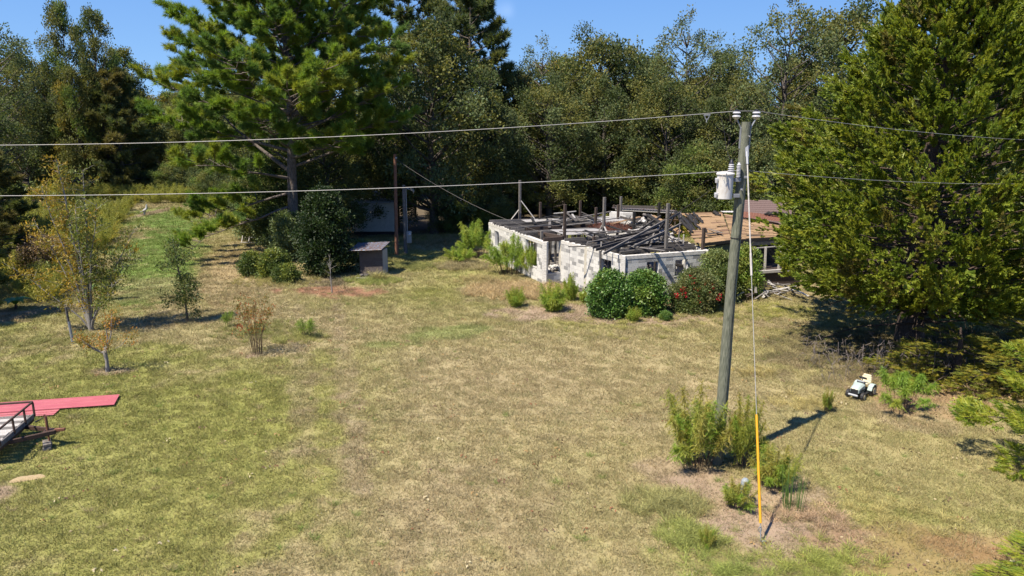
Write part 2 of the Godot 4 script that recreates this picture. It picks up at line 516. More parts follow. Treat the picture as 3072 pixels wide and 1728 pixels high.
func ground() -> void:
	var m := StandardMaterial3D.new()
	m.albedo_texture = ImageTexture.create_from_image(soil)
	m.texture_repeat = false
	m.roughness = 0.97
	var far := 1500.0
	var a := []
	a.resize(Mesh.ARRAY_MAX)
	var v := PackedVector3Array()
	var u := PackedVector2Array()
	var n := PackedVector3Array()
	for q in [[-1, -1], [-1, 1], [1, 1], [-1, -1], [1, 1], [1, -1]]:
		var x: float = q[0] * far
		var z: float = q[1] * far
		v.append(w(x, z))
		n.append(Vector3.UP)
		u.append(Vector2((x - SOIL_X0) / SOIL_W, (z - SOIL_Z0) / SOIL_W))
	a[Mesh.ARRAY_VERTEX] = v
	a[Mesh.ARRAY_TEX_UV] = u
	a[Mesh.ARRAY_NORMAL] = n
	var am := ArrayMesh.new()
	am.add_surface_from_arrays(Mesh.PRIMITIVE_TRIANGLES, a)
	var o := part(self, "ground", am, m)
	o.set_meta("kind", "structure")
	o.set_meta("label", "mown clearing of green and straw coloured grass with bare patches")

# ---------------------------------------------------------------- trees
var T := {}   # templates
var C := {}   # colour sets

func set_up_leaves() -> void:
	T.leaf = [tpl_leaves(15, 0.56, 0.21, 0.135), tpl_leaves(15, 0.62, 0.21, 0.135), tpl_leaves(15, 0.52, 0.22, 0.14)]
	T.small = [tpl_leaves(16, 0.24, 0.085, 0.05), tpl_leaves(16, 0.22, 0.09, 0.05), tpl_leaves(16, 0.26, 0.085, 0.052)]
	T.drop = [tpl_leaves(7, 0.2, 0.15, 0.045, -0.8), tpl_leaves(9, 0.24, 0.15, 0.045, -0.8), tpl_leaves(8, 0.2, 0.16, 0.05, -0.8)]
	T.tuft = [tpl_needles(46, 0.44, 0.042, 1.0, 0.2), tpl_needles(46, 0.46, 0.042, 1.15, 0.2), tpl_needles(46, 0.40, 0.042, 0.9, 0.24)]
	T.brush = [tpl_needles(20, 0.46, 0.07, 1.1, 0.15), tpl_needles(20, 0.44, 0.07, 1.0, 0.15), tpl_needles(20, 0.5, 0.07, 1.2, 0.15)]
	T.frond = [tpl_frond(10, 0.42, 0.095), tpl_frond(10, 0.46, 0.095), tpl_frond(11, 0.38, 0.09)]
	T.fine_frond = [tpl_frond(22, 0.34, 0.022), tpl_frond(24, 0.38, 0.022), tpl_frond(22, 0.3, 0.024)]
	T.feather = [tpl_needles(13, 0.17, 0.012, 0.6, 0.34), tpl_needles(13, 0.19, 0.012, 0.7, 0.36), tpl_needles(13, 0.15, 0.012, 0.55, 0.32)]
	T.flower = [tpl_leaves(7, 0.07, 0.075, 0.075, 1.5)]

func cols(kind: String, base: Color, amount := 0.3, hue := 0.14) -> Array:
	var t: PackedVector3Array = T[kind][0]
	var most := 0
	for q in T[kind]: most = maxi(most, q.size())
	var out := []
	var sets := tints(most, 3 if kind in ["tuft", "brush", "frond", "fine_frond", "feather"] else 6, base, amount, hue)
	for s in sets: out.append(s)
	return out

func spray(lb: LB, kind: String, at: Vector3, dir: Vector3, size: float, sets: Array) -> void:
	var t: PackedVector3Array = T[kind][rnd.randi() % T[kind].size()]
	var c: PackedColorArray = sets[rnd.randi() % sets.size()]
	if c.size() != t.size(): c = c.slice(0, t.size())
	lb.add(t, Transform3D(toward(dir, size), at), c)

# a broad-leaved tree of height 1 unit = metre; returns [trunk, crown]
func broadleaf(seed_: int, h: float, low: float, r: float, lobes: int, per: int, bases: Array, shape := 0.5, kind := "leaf", size := 1.0, trunk_r := 0.2, open := 0.0) -> Array:
	rnd.seed = seed_
	var mb := MB.new()
	var lb := LB.new()
	var sets := []
	for b in bases: sets.append(cols(kind, b))
	var lean := Vector3(j(-0.04, 0.04), 1, j(-0.04, 0.04)) * h
	var tp := PackedVector3Array()
	var tr := PackedFloat32Array()
	for i in 7:
		var f := i / 6.0
		tp.append(lean * f * 0.92 + Vector3(j(-0.12, 0.12), 0, j(-0.12, 0.12)) * f * r * 0.5)
		tr.append(trunk_r * (1.25 - 1.15 * f))
	mb.tube(tp, tr, 9)
	if kind == "leaf": lobes = int(lobes * 1.55)
	for i in lobes:
		var f := (i + j(0.0, 0.9)) / lobes
		var y := lerpf(low, h, f)
		var g := (y - low) / (h - low)
		# envelope: widest at shape, narrowing up and down
		var wide := r * (sqrt(maxf(0.0, 1.0 - pow(absf(g - shape) / (1.0 - shape if g > shape else shape + 0.35), 2.2))))
		var an := i * 2.39996 + j(-0.6, 0.6)
		var lr := r * (j(0.15, 0.4) if kind == "leaf" else j(0.26, 0.46)) * (1.0 - 0.3 * g)
		var out := maxf(0.0, wide - lr * 0.6) * j(0.65, 1.08)
		var at := Vector3(cos(an) * out, minf(y, h - lr * 0.5), sin(an) * out) + lean * (y / h) * Vector3(1, 0, 1)
		var root := lean * clampf((y - out * 0.75) / h, 0.12, 0.9) * Vector3(1, 1, 1)
		var mid := (root + at) * 0.5 + Vector3(0, -0.08 * out, 0)
		var lbr := trunk_r * j(0.22, 0.4)
		mb.tube(PackedVector3Array([root, mid, at]), PackedFloat32Array([lbr, lbr * 0.65, lbr * 0.25]), 5, false)
		var set_: Array = sets[rnd.randi() % sets.size()]
		if kind == "leaf" and rnd.randf() < 0.22:
			at += (Vector3(at.x, r * 0.8, at.z)).normalized() * r * j(0.1, 0.35)
			lr *= 0.6
		var sq := Vector3(j(0.7, 1.15), j(0.5, 1.2), j(0.7, 1.15)) if kind == "leaf" else Vector3(1, j(0.55, 0.85), 1)
		for k in (int(per * clampf(lr / (r * 0.36), 0.35, 1.3)) if kind == "leaf" else per):
			var d := ball().normalized()
			if d.y < -0.35 and rnd.randf() < 0.7: d.y = -d.y
			var rr := lr * (j(0.55, 1.12) if rnd.randf() < 0.72 else j(0.1, 0.6) if rnd.randf() < 0.5 else j(1.1, 1.55))
			if open > 0.0 and rnd.randf() < open: continue
			spray(lb, kind, at + d * sq * rr, d + Vector3(0, 0.4, 0), size * j(0.8, 1.2), set_)
			if k % 14 == 0:
				mb.tube(PackedVector3Array([at, at + d * sq * rr]), PackedFloat32Array([lbr * 0.3, 0.012]), 4, false)
	return [mb.done(), lb.done()]

# an open-grown pine: whorled limbs, each ending in brushes
func pine(seed_: int, h: float, low: float, r: float, limbs: int, tufts: int, bases: Array, kind := "brush", size := 1.0, trunk_r := 0.25, droop := 0.0) -> Array:
	rnd.seed = seed_
	var mb := MB.new()
	var lb := LB.new()
	var sets := []
	for b in bases: sets.append(cols(kind, b, 0.3, 0.18))
	var tp := PackedVector3Array()
	var tr := PackedFloat32Array()
	for i in 9:
		var f := i / 8.0
		tp.append(Vector3(sin(f * 5.0 + seed_) * 0.16, h * f, cos(f * 4.0 + seed_) * 0.16))
		tr.append(trunk_r * (1.12 - 1.04 * f))
	mb.tube(tp, tr, 10)
	for i in limbs:
		var f := (i + j(0, 0.8)) / limbs
		var y := lerpf(low, h * 0.985, f)
		var an := i * 2.39996 + j(-0.5, 0.5)
		var ln := r * sqrt(maxf(0.02, 1.0 - pow(f, 1.6))) * j(0.75, 1.1) * (0.75 + 0.25 * smoothstep(0.0, 0.25, f))
		var d := Vector3(cos(an), 0, sin(an))
		var root := Vector3(0, y, 0)
		var rise := lerpf(-0.05 - droop, 0.5, f)
		var pts := PackedVector3Array()
		var rad := PackedFloat32Array()
		for k in 5:
			var g := k / 4.0
			pts.append(root + d * ln * g + Vector3(0, ln * (rise * g + 0.18 * g * g), 0) + Vector3(j(-0.1, 0.1), j(-0.06, 0.06), j(-0.1, 0.1)) * ln * 0.35 * g)
			rad.append(maxf(0.012, trunk_r * (0.30 - 0.26 * g) * (1.0 - 0.5 * f)))
		mb.tube(pts, rad, 5, false)
		var set_: Array = sets[rnd.randi() % sets.size()]
		for k in tufts:
			var g := 0.3 + 0.7 * sqrt(rnd.randf())
			var base := pts[0].lerp(pts[4], g)
			var ip := g * 4.0
			base = pts[int(ip)].lerp(pts[mini(int(ip) + 1, 4)], ip - int(ip))
			var side := Vector3(-d.z, 0, d.x) * j(-1, 1) + d * j(-0.1, 0.7) + Vector3(0, j(-0.2, 0.6), 0)
			var e := base + side * ln * 0.26 * (1.2 - 0.5 * g)
			if k % 3 == 0: mb.tube(PackedVector3Array([base, e]), PackedFloat32Array([0.02, 0.01]), 4, false)
			spray(lb, kind, e, side.normalized() + Vector3(0, 0.7, 0), size * j(0.8, 1.2), set_)
	return [mb.done(), lb.done()]

func tree_of(made: Array, called: String, label: String, at: Vector3, bark: Material, leaf: Material, group := "", cat := "tree") -> Node3D:
	var t := thing(called, label, cat, at, 0.0, group)
	if (made[0] as ArrayMesh).get_surface_count(): part(t, "trunk", made[0], bark)
	part(t, "crown", made[1], leaf)
	return t

func wood() -> void:
	set_up_leaves()
	var olive := Color(0.116, 0.122, 0.034)
	var dark := Color(0.055, 0.076, 0.026)
	var grey := Color(0.092, 0.118, 0.05)
	var yel := Color(0.20, 0.165, 0.032)
	var rusty := Color(0.17, 0.11, 0.034)
	var fresh := Color(0.10, 0.14, 0.032)
	# kinds: [mesh pair, plain height, bark]
	var K := {
		oak = [broadleaf(101, 15, 2.5, 5.2, 40, 62, [olive, olive, dark, grey], 0.45, "leaf", 1.05, 0.32), 15.0],
		oak2 = [broadleaf(102, 14, 1.5, 4.6, 36, 62, [dark, olive, grey, dark], 0.5, "leaf", 1.0, 0.28), 14.0],
		gum = [broadleaf(103, 17, 3, 3.4, 36, 55, [olive, dark, olive, fresh], 0.35, "leaf", 1.0, 0.24), 17.0],
		gold = [broadleaf(104, 13, 2, 3.2, 30, 55, [yel, olive, olive, fresh], 0.4, "leaf", 1.0, 0.2), 13.0],
		airy = [broadleaf(105, 17, 5.5, 4.2, 34, 34, [grey, olive, grey], 0.6, "leaf", 0.9, 0.24, 0.15), 17.0],
		bushy = [broadleaf(106, 7, 0.3, 3.4, 34, 55, [dark, grey, fresh, olive], 0.4, "leaf", 0.85, 0.12), 7.0],
		fpine = [pine(107, 13, 1.0, 3.8, 66, 44, [Color(0.095, 0.098, 0.032), Color(0.12, 0.108, 0.036), Color(0.08, 0.10, 0.034)], "brush", 1.15, 0.24, 0.1), 13.0],
		tpine = [pine(108, 21, 8, 4.2, 46, 44, [Color(0.075, 0.10, 0.036), Color(0.10, 0.115, 0.04)], "brush", 1.2, 0.26), 21.0]}
	var name_of := {oak = "oak_tree", oak2 = "oak_tree", gum = "sweetgum_tree", gold = "yellowing_tree", airy = "open_crowned_tree", bushy = "bushy_tree", fpine = "forest_pine", tpine = "tall_pine"}
	var protos := {}
	# kind, x, z, height, turn, label
	var rows := [
		["airy", -54.2, 75.6, 18.9, 0.3, "tall blue green leafy tree at the left edge of the picture"],
		["oak2", -55.0, 88.0, 14.6, 1.0, "dense dark leafy tree left of the tall twin crowned sweetgum"],
		["gum", -54.2, 90.7, 22.2, 2.2, "tallest narrow sweetgum on the left, its top split into two crowns"],
		["gum", -49.6, 88.6, 21.1, 4.2, "narrow sweetgum crown joined to the tallest one on its right side"],
		["gold", -51.5, 86.0, 14.7, 0.4, "yellow tinged slender tree in front of the tall left sweetgums"],
		["fpine", -47.8, 88.0, 15.0, 0.0, "broad brownish green cone shaped pine at the far left end of the lawn"],
		["gum", -50.5, 96.5, 17.6, 1.2, "small dark spire peeping up behind the brownish cone shaped pine"],
		["oak2", -44.0, 52.0, 9.5, 2.0, "low shaded leafy tree filling the dark left edge of the wood"],
		["oak2", -42.0, 55.0, 11.0, 0.7, "dense dark tree behind the weeds, third in from the left edge"],
		["bushy", -39.3, 49.0, 5.6, 1.9, "rounded leafy tree among the weeds left of the grassy lane"],
		["fpine", -30.8, 42.0, 7.4, 2.9, "dark brownish young pine behind the cut off one at the left edge"],
		["oak2", -30.5, 35.0, 9.0, 3.4, "leafy tree just outside the left edge, shading the lawn"],
		["fpine", -44.0, 50.0, 8.5, 1.4, "dark young pine in the shade behind the yellowing birch like tree"],
		["oak", -59.2, 88.2, 16.6, 0.9, "big round leafy tree half out of the picture at far left"],
		["oak", -24.5, 74.0, 11.5, 3.0, "round dark tree seen left of the big pine through its needles"],
		["gum", -20.0, 70.0, 14.0, 2.4, "leafy tree straight behind the big pine's left limbs"],
		["oak", -6.4, 58.0, 15.6, 0.4, "large olive green leafy tree right of the big pine, above the brown pole"],
		["tpine", -3.6, 67.0, 21.5, 0.6, "tallest open pine behind the large olive green tree"],
		["tpine", -9.5, 69.0, 22.5, 2.5, "tall pine rising out of the picture between the big pine and the olive green tree"],
		["tpine", -5.0, 72.0, 23.5, 4.5, "rear tall pine whose crown leaves the top edge beside the olive green tree"],
		["oak2", -13.9, 54.2, 9.2, 0.5, "drooping dark tree hanging over the white shed"],
		["oak2", -10.4, 59.8, 9.4, 2.2, "dark tree whose limbs hang over the roof of the white shed"],
		["bushy", -18.0, 55.0, 6.4, 2.6, "grey green undergrowth tree at the foot of the big pine"],
		["oak2", -16.0, 62.0, 13.0, 3.6, "dark leafy tree behind the trunk of the big pine"],
		["oak2", -2.2, 62.0, 10.5, 1.8, "shaded leafy tree at the back of the track by the meter pole"],
		["fpine", 0.6, 74.0, 13.6, 1.8, "small pointed green pine in the skyline gap right of the tall pines"],
		["airy", 2.6, 72.0, 15.6, 1.1, "grey green tree with one reddish top right of the pointed pine"],
		["gold", 4.9, 76.0, 14.8, 3.1, "yellow green narrow tree in the skyline behind the ruin's tall left post"],
		["oak", 8.2, 72.0, 16.2, 4.0, "highest rounded oak in the middle of the skyline"],
		["oak2", 11.4, 73.0, 15.0, 5.1, "rounded oak just right of the highest one in the middle skyline"],
		["gold", 14.2, 76.0, 15.0, 0.9, "pale yellow tree top with the little white cloud above it"],
		["airy", 17.0, 70.0, 17.6, 2.6, "lone open crown standing clear against the sky, left of the pole top"],
		["gum", 20.8, 75.0, 15.3, 4.4, "yellow green pointed tree right of the lone open crown"],
		["airy", 21.0, 58.0, 17.0, 5.6, "big airy tree behind and above the utility pole"],
		["oak", 27.2, 60.0, 17.0, 1.5, "dark rounded tree between the airy tree and the big cedar"],
		["oak2", 24.5, 66.0, 13.5, 2.9, "leafy tree under the gap right of the airy tree"],
		["oak", 3.4, 64.0, 11.6, 2.2, "broad olive tree behind the left half of the ruin"],
		["oak2", 8.6, 66.0, 11.8, 0.2, "broad dark trunked tree behind the middle of the ruin"],
		["oak", 13.6, 64.0, 12.0, 3.3, "rounded olive tree left of the transformer"],
		["oak2", 18.2, 61.0, 11.0, 4.9, "dense dark tree behind the transformer and pole"],
		["bushy", 15.2, 58.0, 6.6, 1.7, "leafy yellow speckled bush tree behind the open tin shed"],
		["bushy", 19.6, 54.0, 6.8, 3.9, "grey green tangle of trees behind the brown roofed outbuilding"],
		["bushy", 24.0, 52.0, 7.6, 5.3, "leafy thicket at the right end of the brown roof, beside the cedar"],
		["bushy", 11.6, 63.0, 4.2, 0.8, "low sunlit bush behind the posts of the ruin"],
		["oak", 31.5, 52.0, 14.5, 0.7, "leafy tree glimpsed behind the big cedar"]]
	for r in rows:
		var k: String = r[0]
		var s: float = r[3] / K[k][1]
		var leaf: Material = M.wood_leaf
		var sc := Vector3(pow(s, 0.75), s, pow(s, 0.75))
		if "sweetgum" in r[5]: sc = Vector3(0.68 * sc.x, s, 0.68 * sc.z)
		if not protos.has(k):
			var t := tree_of(K[k][0], name_of[k], r[5], w(r[1], r[2]), M.pine_bark if k.ends_with("pine") else M.bark, leaf)
			t.transform = Transform3D(Basis(Vector3.UP, r[4]).scaled_local(sc), w(r[1], r[2]))
			protos[k] = t
		else:
			again(protos[k], r[5], w(r[1], r[2]), r[4], sc)
	# the deep wood behind: many trees nothing tells apart
	rnd.seed = 555
	var back := ["oak", "oak2", "gum", "oak", "gold", "fpine"]
	for i in 76:
		var x := -84.0 + 146.0 * (i + j(0, 1)) / 76.0
		var z: float = maxf(edge(x) + 14.0, 78.0) + j(2, 20) + (6.0 if absf(x) < 12 else 0.0)
		var k: String = back[rnd.randi() % back.size()]
		var h: float = j(10.5, 13.0) if x < 0 and x > -32 else j(11.0, 14.0)
		var s: float = h / K[k][1]
		var side := "left of the big pine" if x < -15 else "behind the ruined house" if x < 14 else "behind the cedar on the right"
		again(protos[k], "%s massed deep in the wood %s" % [name_of[k].replace("_", " "), side], w(x, z), j(0, TAU), Vector3(s * 1.05, s, s * 1.05), "%ss deep in the wood %s" % [name_of[k].replace("_", " "), side])
	# shaded undergrowth along the edge of the wood
	for i in 52:
		var x := -60.0 + 102.0 * (i + j(0, 1)) / 52.0
		var z: float = edge(x) + j(1.5, 7.0) + (8.0 if x > -1.0 and x < 14.0 else 0.0)
		if x > -15 and x < -8: continue
		var s := j(0.3, 0.62)
		var side := "left of the big pine" if x < -15 else "behind the ruined house" if x < 14 else "behind the cedar"
		again(protos.bushy, "low leafy sapling along the shaded wood edge %s" % side, w(x, z), j(0, TAU), Vector3(s * 1.2, s, s * 1.2), "saplings along the edge of the wood %s" % side)

# the big pine left of the middle, with a forked trunk and long low limbs
func big_pine() -> void:
	rnd.seed = 31
	var mb := MB.new()
	var lb := LB.new()
	var green := Color(0.118, 0.175, 0.026)
	var gold := Color(0.16, 0.19, 0.028)
	var sets := [cols("tuft", green, 0.35, 0.2), cols("tuft", green, 0.35, 0.2), cols("tuft", gold, 0.3, 0.2), cols("tuft", Color(0.075, 0.125, 0.028), 0.3, 0.15)]
	var tp := PackedVector3Array()
	var tr := PackedFloat32Array()
	for i in 12:
		var f := i / 11.0
		tp.append(Vector3(0.1 + 0.5 * sin(f * 4.2) * f + 0.25 * f, 20.5 * f, 0.25 * sin(f * 7.0) * f))
		tr.append(lerpf(0.43, 0.05, pow(f, 0.8)) + (0.12 if i == 0 else 0.0))
	mb.tube(tp, tr, 14)
	var trunk_at := func(y: float) -> Vector3:
		var f := clampf(y / 20.5, 0, 1) * 11.0
		return tp[int(f)].lerp(tp[mini(int(f) + 1, 11)], f - int(f))
	# limb: foot height, turn (0 = right, PI = left, -PI/2 = towards the viewer), length, rise, curl
	var limbs := [
		[5.6, 2.75, 8.6, 0.62, 0.10, 0.20], [6.0, 0.45, 6.4, 0.28, 0.10, 0.15], [4.3, 2.9, 7.4, -0.28, -0.05, 0.13], [3.4, -2.6, 6.8, -0.28, -0.06, 0.12], [5.2, -2.3, 7.0, 0.18, 0.05, 0.14], [6.6, -0.7, 5.6, 0.14, 0.10, 0.13],
		[7.2, -1.6, 6.0, 0.22, 0.1, 0.13], [7.0, 3.14, 8.6, 0.30, 0.0, 0.15], [7.8, 0.1, 7.2, 0.16, 0.0, 0.13], [8.2, 1.6, 6.0, 0.3, 0.0, 0.12], [6.2, 2.2, 6.4, 0.2, 0.0, 0.12]]
	for i in 70:
		var f := (i + j(0, 0.8)) / 70.0
		var y := lerpf(8.0, 20.2, f)
		var l := lerpf(7.4, 1.6, pow(f, 1.5)) * j(0.7, 1.12)
		limbs.append([y, i * 2.39996 + j(-0.4, 0.4), l, lerpf(0.18, 0.85, f) + j(-0.1, 0.12), 0.12, lerpf(0.12, 0.04, f)])
	for lm in limbs:
		var root: Vector3 = trunk_at.call(lm[0])
		var d := Vector3(cos(lm[1]), 0, -sin(lm[1]))
		var ln: float = lm[2]
		var n := 7
		var pts := PackedVector3Array()
		var rad := PackedFloat32Array()
		for k in n:
			var g := k / float(n - 1)
			pts.append(root + d * ln * g + Vector3(0, ln * (lm[3] * g + lm[4] * g * g), 0) + Vector3(j(-1, 1), j(-0.6, 0.6), j(-1, 1)) * 0.05 * ln * g)
			rad.append(maxf(0.016, lm[5] * 0.8 * pow(1.0 - 0.92 * g, 1.2)))
		mb.tube(pts, rad, 7, false)
		var subs := int(5 + ln * 1.7)
		for s in subs:
			var g := 0.32 + 0.68 * (s + rnd.randf()) / subs
			var ip := g * (n - 1)
			var base := pts[mini(int(ip), n - 1)].lerp(pts[mini(int(ip) + 1, n - 1)], ip - int(ip))
			var side := (d * j(0.2, 0.9) + Vector3(-d.z, 0, d.x) * (j(0.4, 1.0) * (1.0 if s % 2 else -1.0)) + Vector3(0, j(-0.05, 0.55), 0)).normalized()
			if s >= subs - 1: side = (d + Vector3(0, 0.5, 0)).normalized()
			var sl := ln * j(0.14, 0.30) * (1.15 - 0.5 * g) + 0.35
			var e := base + side * sl
			mb.tube(PackedVector3Array([base, (base + e) * 0.5 + Vector3(0, -0.05, 0), e]), PackedFloat32Array([0.03, 0.024, 0.015]), 4, false)
			var set_: Array = sets[rnd.randi() % sets.size()]
			var n_t := 10 + int(sl * 10.0)
			for q in n_t:
				var u := 1.0 - 0.62 * q / n_t
				var tw := (side + ball() * 0.75 + Vector3(0, 0.35, 0)).normalized()
				var at := base.lerp(e, u) + tw * j(0.05, 0.6)
				spray(lb, "tuft", at, tw, j(0.65, 1.0), set_)
	var t := tree_of([mb.done(), lb.done()], "pine_tree", "huge bright green pine with spreading limbs left of the middle", w(-15.1, 48.4), M.pine_bark, M.pine_leaf)
	t.rotation.y = 0.0
	# low pine spray and young pine at the left edge
	var small := pine(77, 5.2, 0.4, 2.1, 34, 30, [Color(0.045, 0.07, 0.026), Color(0.06, 0.08, 0.026)], "brush", 0.8, 0.09)
	tree_of(small, "young_pine", "dark young pine cut off by the left edge of the picture", w(-25.2, 31.0), M.pine_bark, M.leaf)

# ---------------------------------------------------------------- cedars
func cedar(seed_: int, h: float, prof: Array, plumes: int, bases: Array, bare: int, bough := 1.0, cam_side := false) -> Array:
	rnd.seed = seed_
	var mb := MB.new()
	var lb := LB.new()
	var sets := []
	for b in bases: sets.append(cols("frond", b, 0.28, 0.12))
	var tp := PackedVector3Array()
	var tr := PackedFloat32Array()
	for i in 8:
		var f := i / 7.0
		tp.append(Vector3(0.3 * sin(f * 3.0 + seed_), h * f * 0.97, 0.3 * cos(f * 2.5 + seed_) - 0.3))
		tr.append(0.42 * (1.08 - f) + (0.12 if i == 0 else 0.0))
	mb.tube(tp, tr, 11)
	var reach := func(y: float) -> float:
		for i in prof.size() - 1:
			if y <= prof[i + 1][0]:
				return lerpf(prof[i][1], prof[i + 1][1], clampf((y - prof[i][0]) / (prof[i + 1][0] - prof[i][0]), 0, 1))
		return 0.1
	for i in plumes:
		var f := pow((i + rnd.randf()) / plumes, 1.25)
		var y := lerpf(prof[0][0], h, f)
		var r: float = reach.call(y)
		var an := i * 2.39996 + j(-0.3, 0.3)
		var d := Vector3(cos(an), 0, sin(an))
		var lump := 1.0 + 0.13 * sin(an * 3.0 + y * 0.8 + seed_) + 0.10 * sin(an * 7.0 - y * 1.9)
		var out := r * lump * (j(0.74, 1.02) if rnd.randf() < 0.72 else j(0.4, 0.75))
		var at := d * out + Vector3(0, y, 0)
		var rise := lerpf(-0.05, 0.75, f) + j(-0.15, 0.3)
		var axis := (d * j(0.5, 1.0) + Vector3(0, 0.35 + rise, 0) + ball() * 0.35).normalized()
		if i % 6 == 0:
			var root := Vector3(0, maxf(1.0, y - out * j(0.1, 0.5)), 0)
			mb.tube(PackedVector3Array([root, root.lerp(at, 0.55) + ball() * 0.12 * out, at]), PackedFloat32Array([0.03 + 0.004 * out, 0.022, 0.008]), 5, false)
		var set_: Array = sets[rnd.randi() % sets.size()]
		var pl := (j(0.5, 1.1) if rnd.randf() < 0.6 else j(1.0, 2.0)) * bough * (1.0 - 0.35 * f)
		var nn := 20
		for k in nn:
			var g := (k + 0.5) / nn
			var wd := 0.42 * pl * (1.0 - g * 0.85)
			var o := ball()
			o = (o - axis * o.dot(axis)).normalized() * wd * sqrt(rnd.randf())
			spray(lb, "frond", at + axis * pl * (g - 0.35) + o, axis + o * 0.9 + ball() * 0.45 + Vector3(0, -0.35 * rnd.randf(), 0), j(0.55, 1.15) * bough, set_)
	# dead inner twigs on the lower trunk
	for i in bare:
		var y := j(0.8, 5.0)
		var an := j(0, TAU)
		var d := Vector3(cos(an), j(-0.3, 0.25), sin(an))
		var ln := j(1.5, 4.6)
		var p0 := Vector3(0, y, 0)
		var p1 := p0 + d * ln * 0.5 + ball() * 0.3
		var p2 := p0 + d * ln + Vector3(0, -0.3, 0) + ball() * 0.4
		mb.tube(PackedVector3Array([p0, p1, p2]), PackedFloat32Array([0.05, 0.03, 0.008]), 4, false)
		for q in 4:
			var b := p1.lerp(p2, rnd.randf())
			mb.tube(PackedVector3Array([b, b + (d + ball() * 1.2 + Vector3(0, -0.5, 0)) * j(0.3, 0.8)]), PackedFloat32Array([0.014, 0.004]), 3, false)
	return [mb.done(), lb.done()]

# a cedar of which only long drooping boughs reach into the picture
func boughs(seed_: int, bases: Array) -> Array:
	rnd.seed = seed_
	var mb := MB.new()
	var lb := LB.new()
	var sets := []
	for b in bases: sets.append(cols("fine_frond", b, 0.28, 0.12))
	mb.tube(PackedVector3Array([Vector3(0, 0, 0), Vector3(0.1, 2.5, 0), Vector3(0, 5.2, 0)]), PackedFloat32Array([0.17, 0.12, 0.03]), 9)
	# foot height, turn (PI = left), length, rise
	for q in [[1.0, 2.9, 2.9, 0.22], [1.5, 3.5, 2.4, 0.12], [0.7, 3.9, 2.6, 0.1], [0.5, 4.5, 2.5, 0.05], [2.0, 3.1, 2.0, 0.3], [0.35, 3.3, 2.2, 0.0], [1.2, 5.2, 1.9, 0.2], [2.6, 2.4, 1.8, 0.3], [3.2, 3.7, 1.5, 0.4], [2.4, 0.6, 2.0, 0.3], [1.4, 1.2, 2.2, 0.2], [3.9, 1.8, 1.2, 0.5], [4.4, 4.4, 0.9, 0.6], [2.7, 5.6, 1.6, 0.3]]:
		var d := Vector3(cos(q[1]), 0, -sin(q[1]))
		var pts := PackedVector3Array()
		for k in 6:
			var f := k / 5.0
			pts.append(Vector3(0, q[0], 0) + d * q[2] * f + Vector3(0, q[2] * (q[3] * f - 0.16 * f * f), 0) + ball() * 0.08 * f)
		mb.tube(pts, PackedFloat32Array([0.05, 0.04, 0.03, 0.022, 0.014, 0.006]), 5, false)
		var n := int(q[2] * 46)
		for k in n:
			var g := lerpf(0.22, 1.0, (k + rnd.randf()) / n)
			var ip := g * 5.0
			var p := pts[mini(int(ip), 5)].lerp(pts[mini(int(ip) + 1, 5)], ip - int(ip))
			var side := Vector3(-d.z, 0, d.x) * (1.0 if k % 2 else -1.0)
			var reach := 0.75 * sin(PI * clampf(g * 0.9 + 0.08, 0, 1)) * rnd.randf()
			var e := p + side * reach + Vector3(0, j(-0.12, 0.2), 0) + d * reach * 0.5
			spray(lb, "fine_frond", e, (d * 0.9 + side * 0.7 + Vector3(0, j(0.0, 0.7), 0)).normalized(), j(0.8, 1.3), sets[rnd.randi() % sets.size()])
	return [mb.done(), lb.done()]

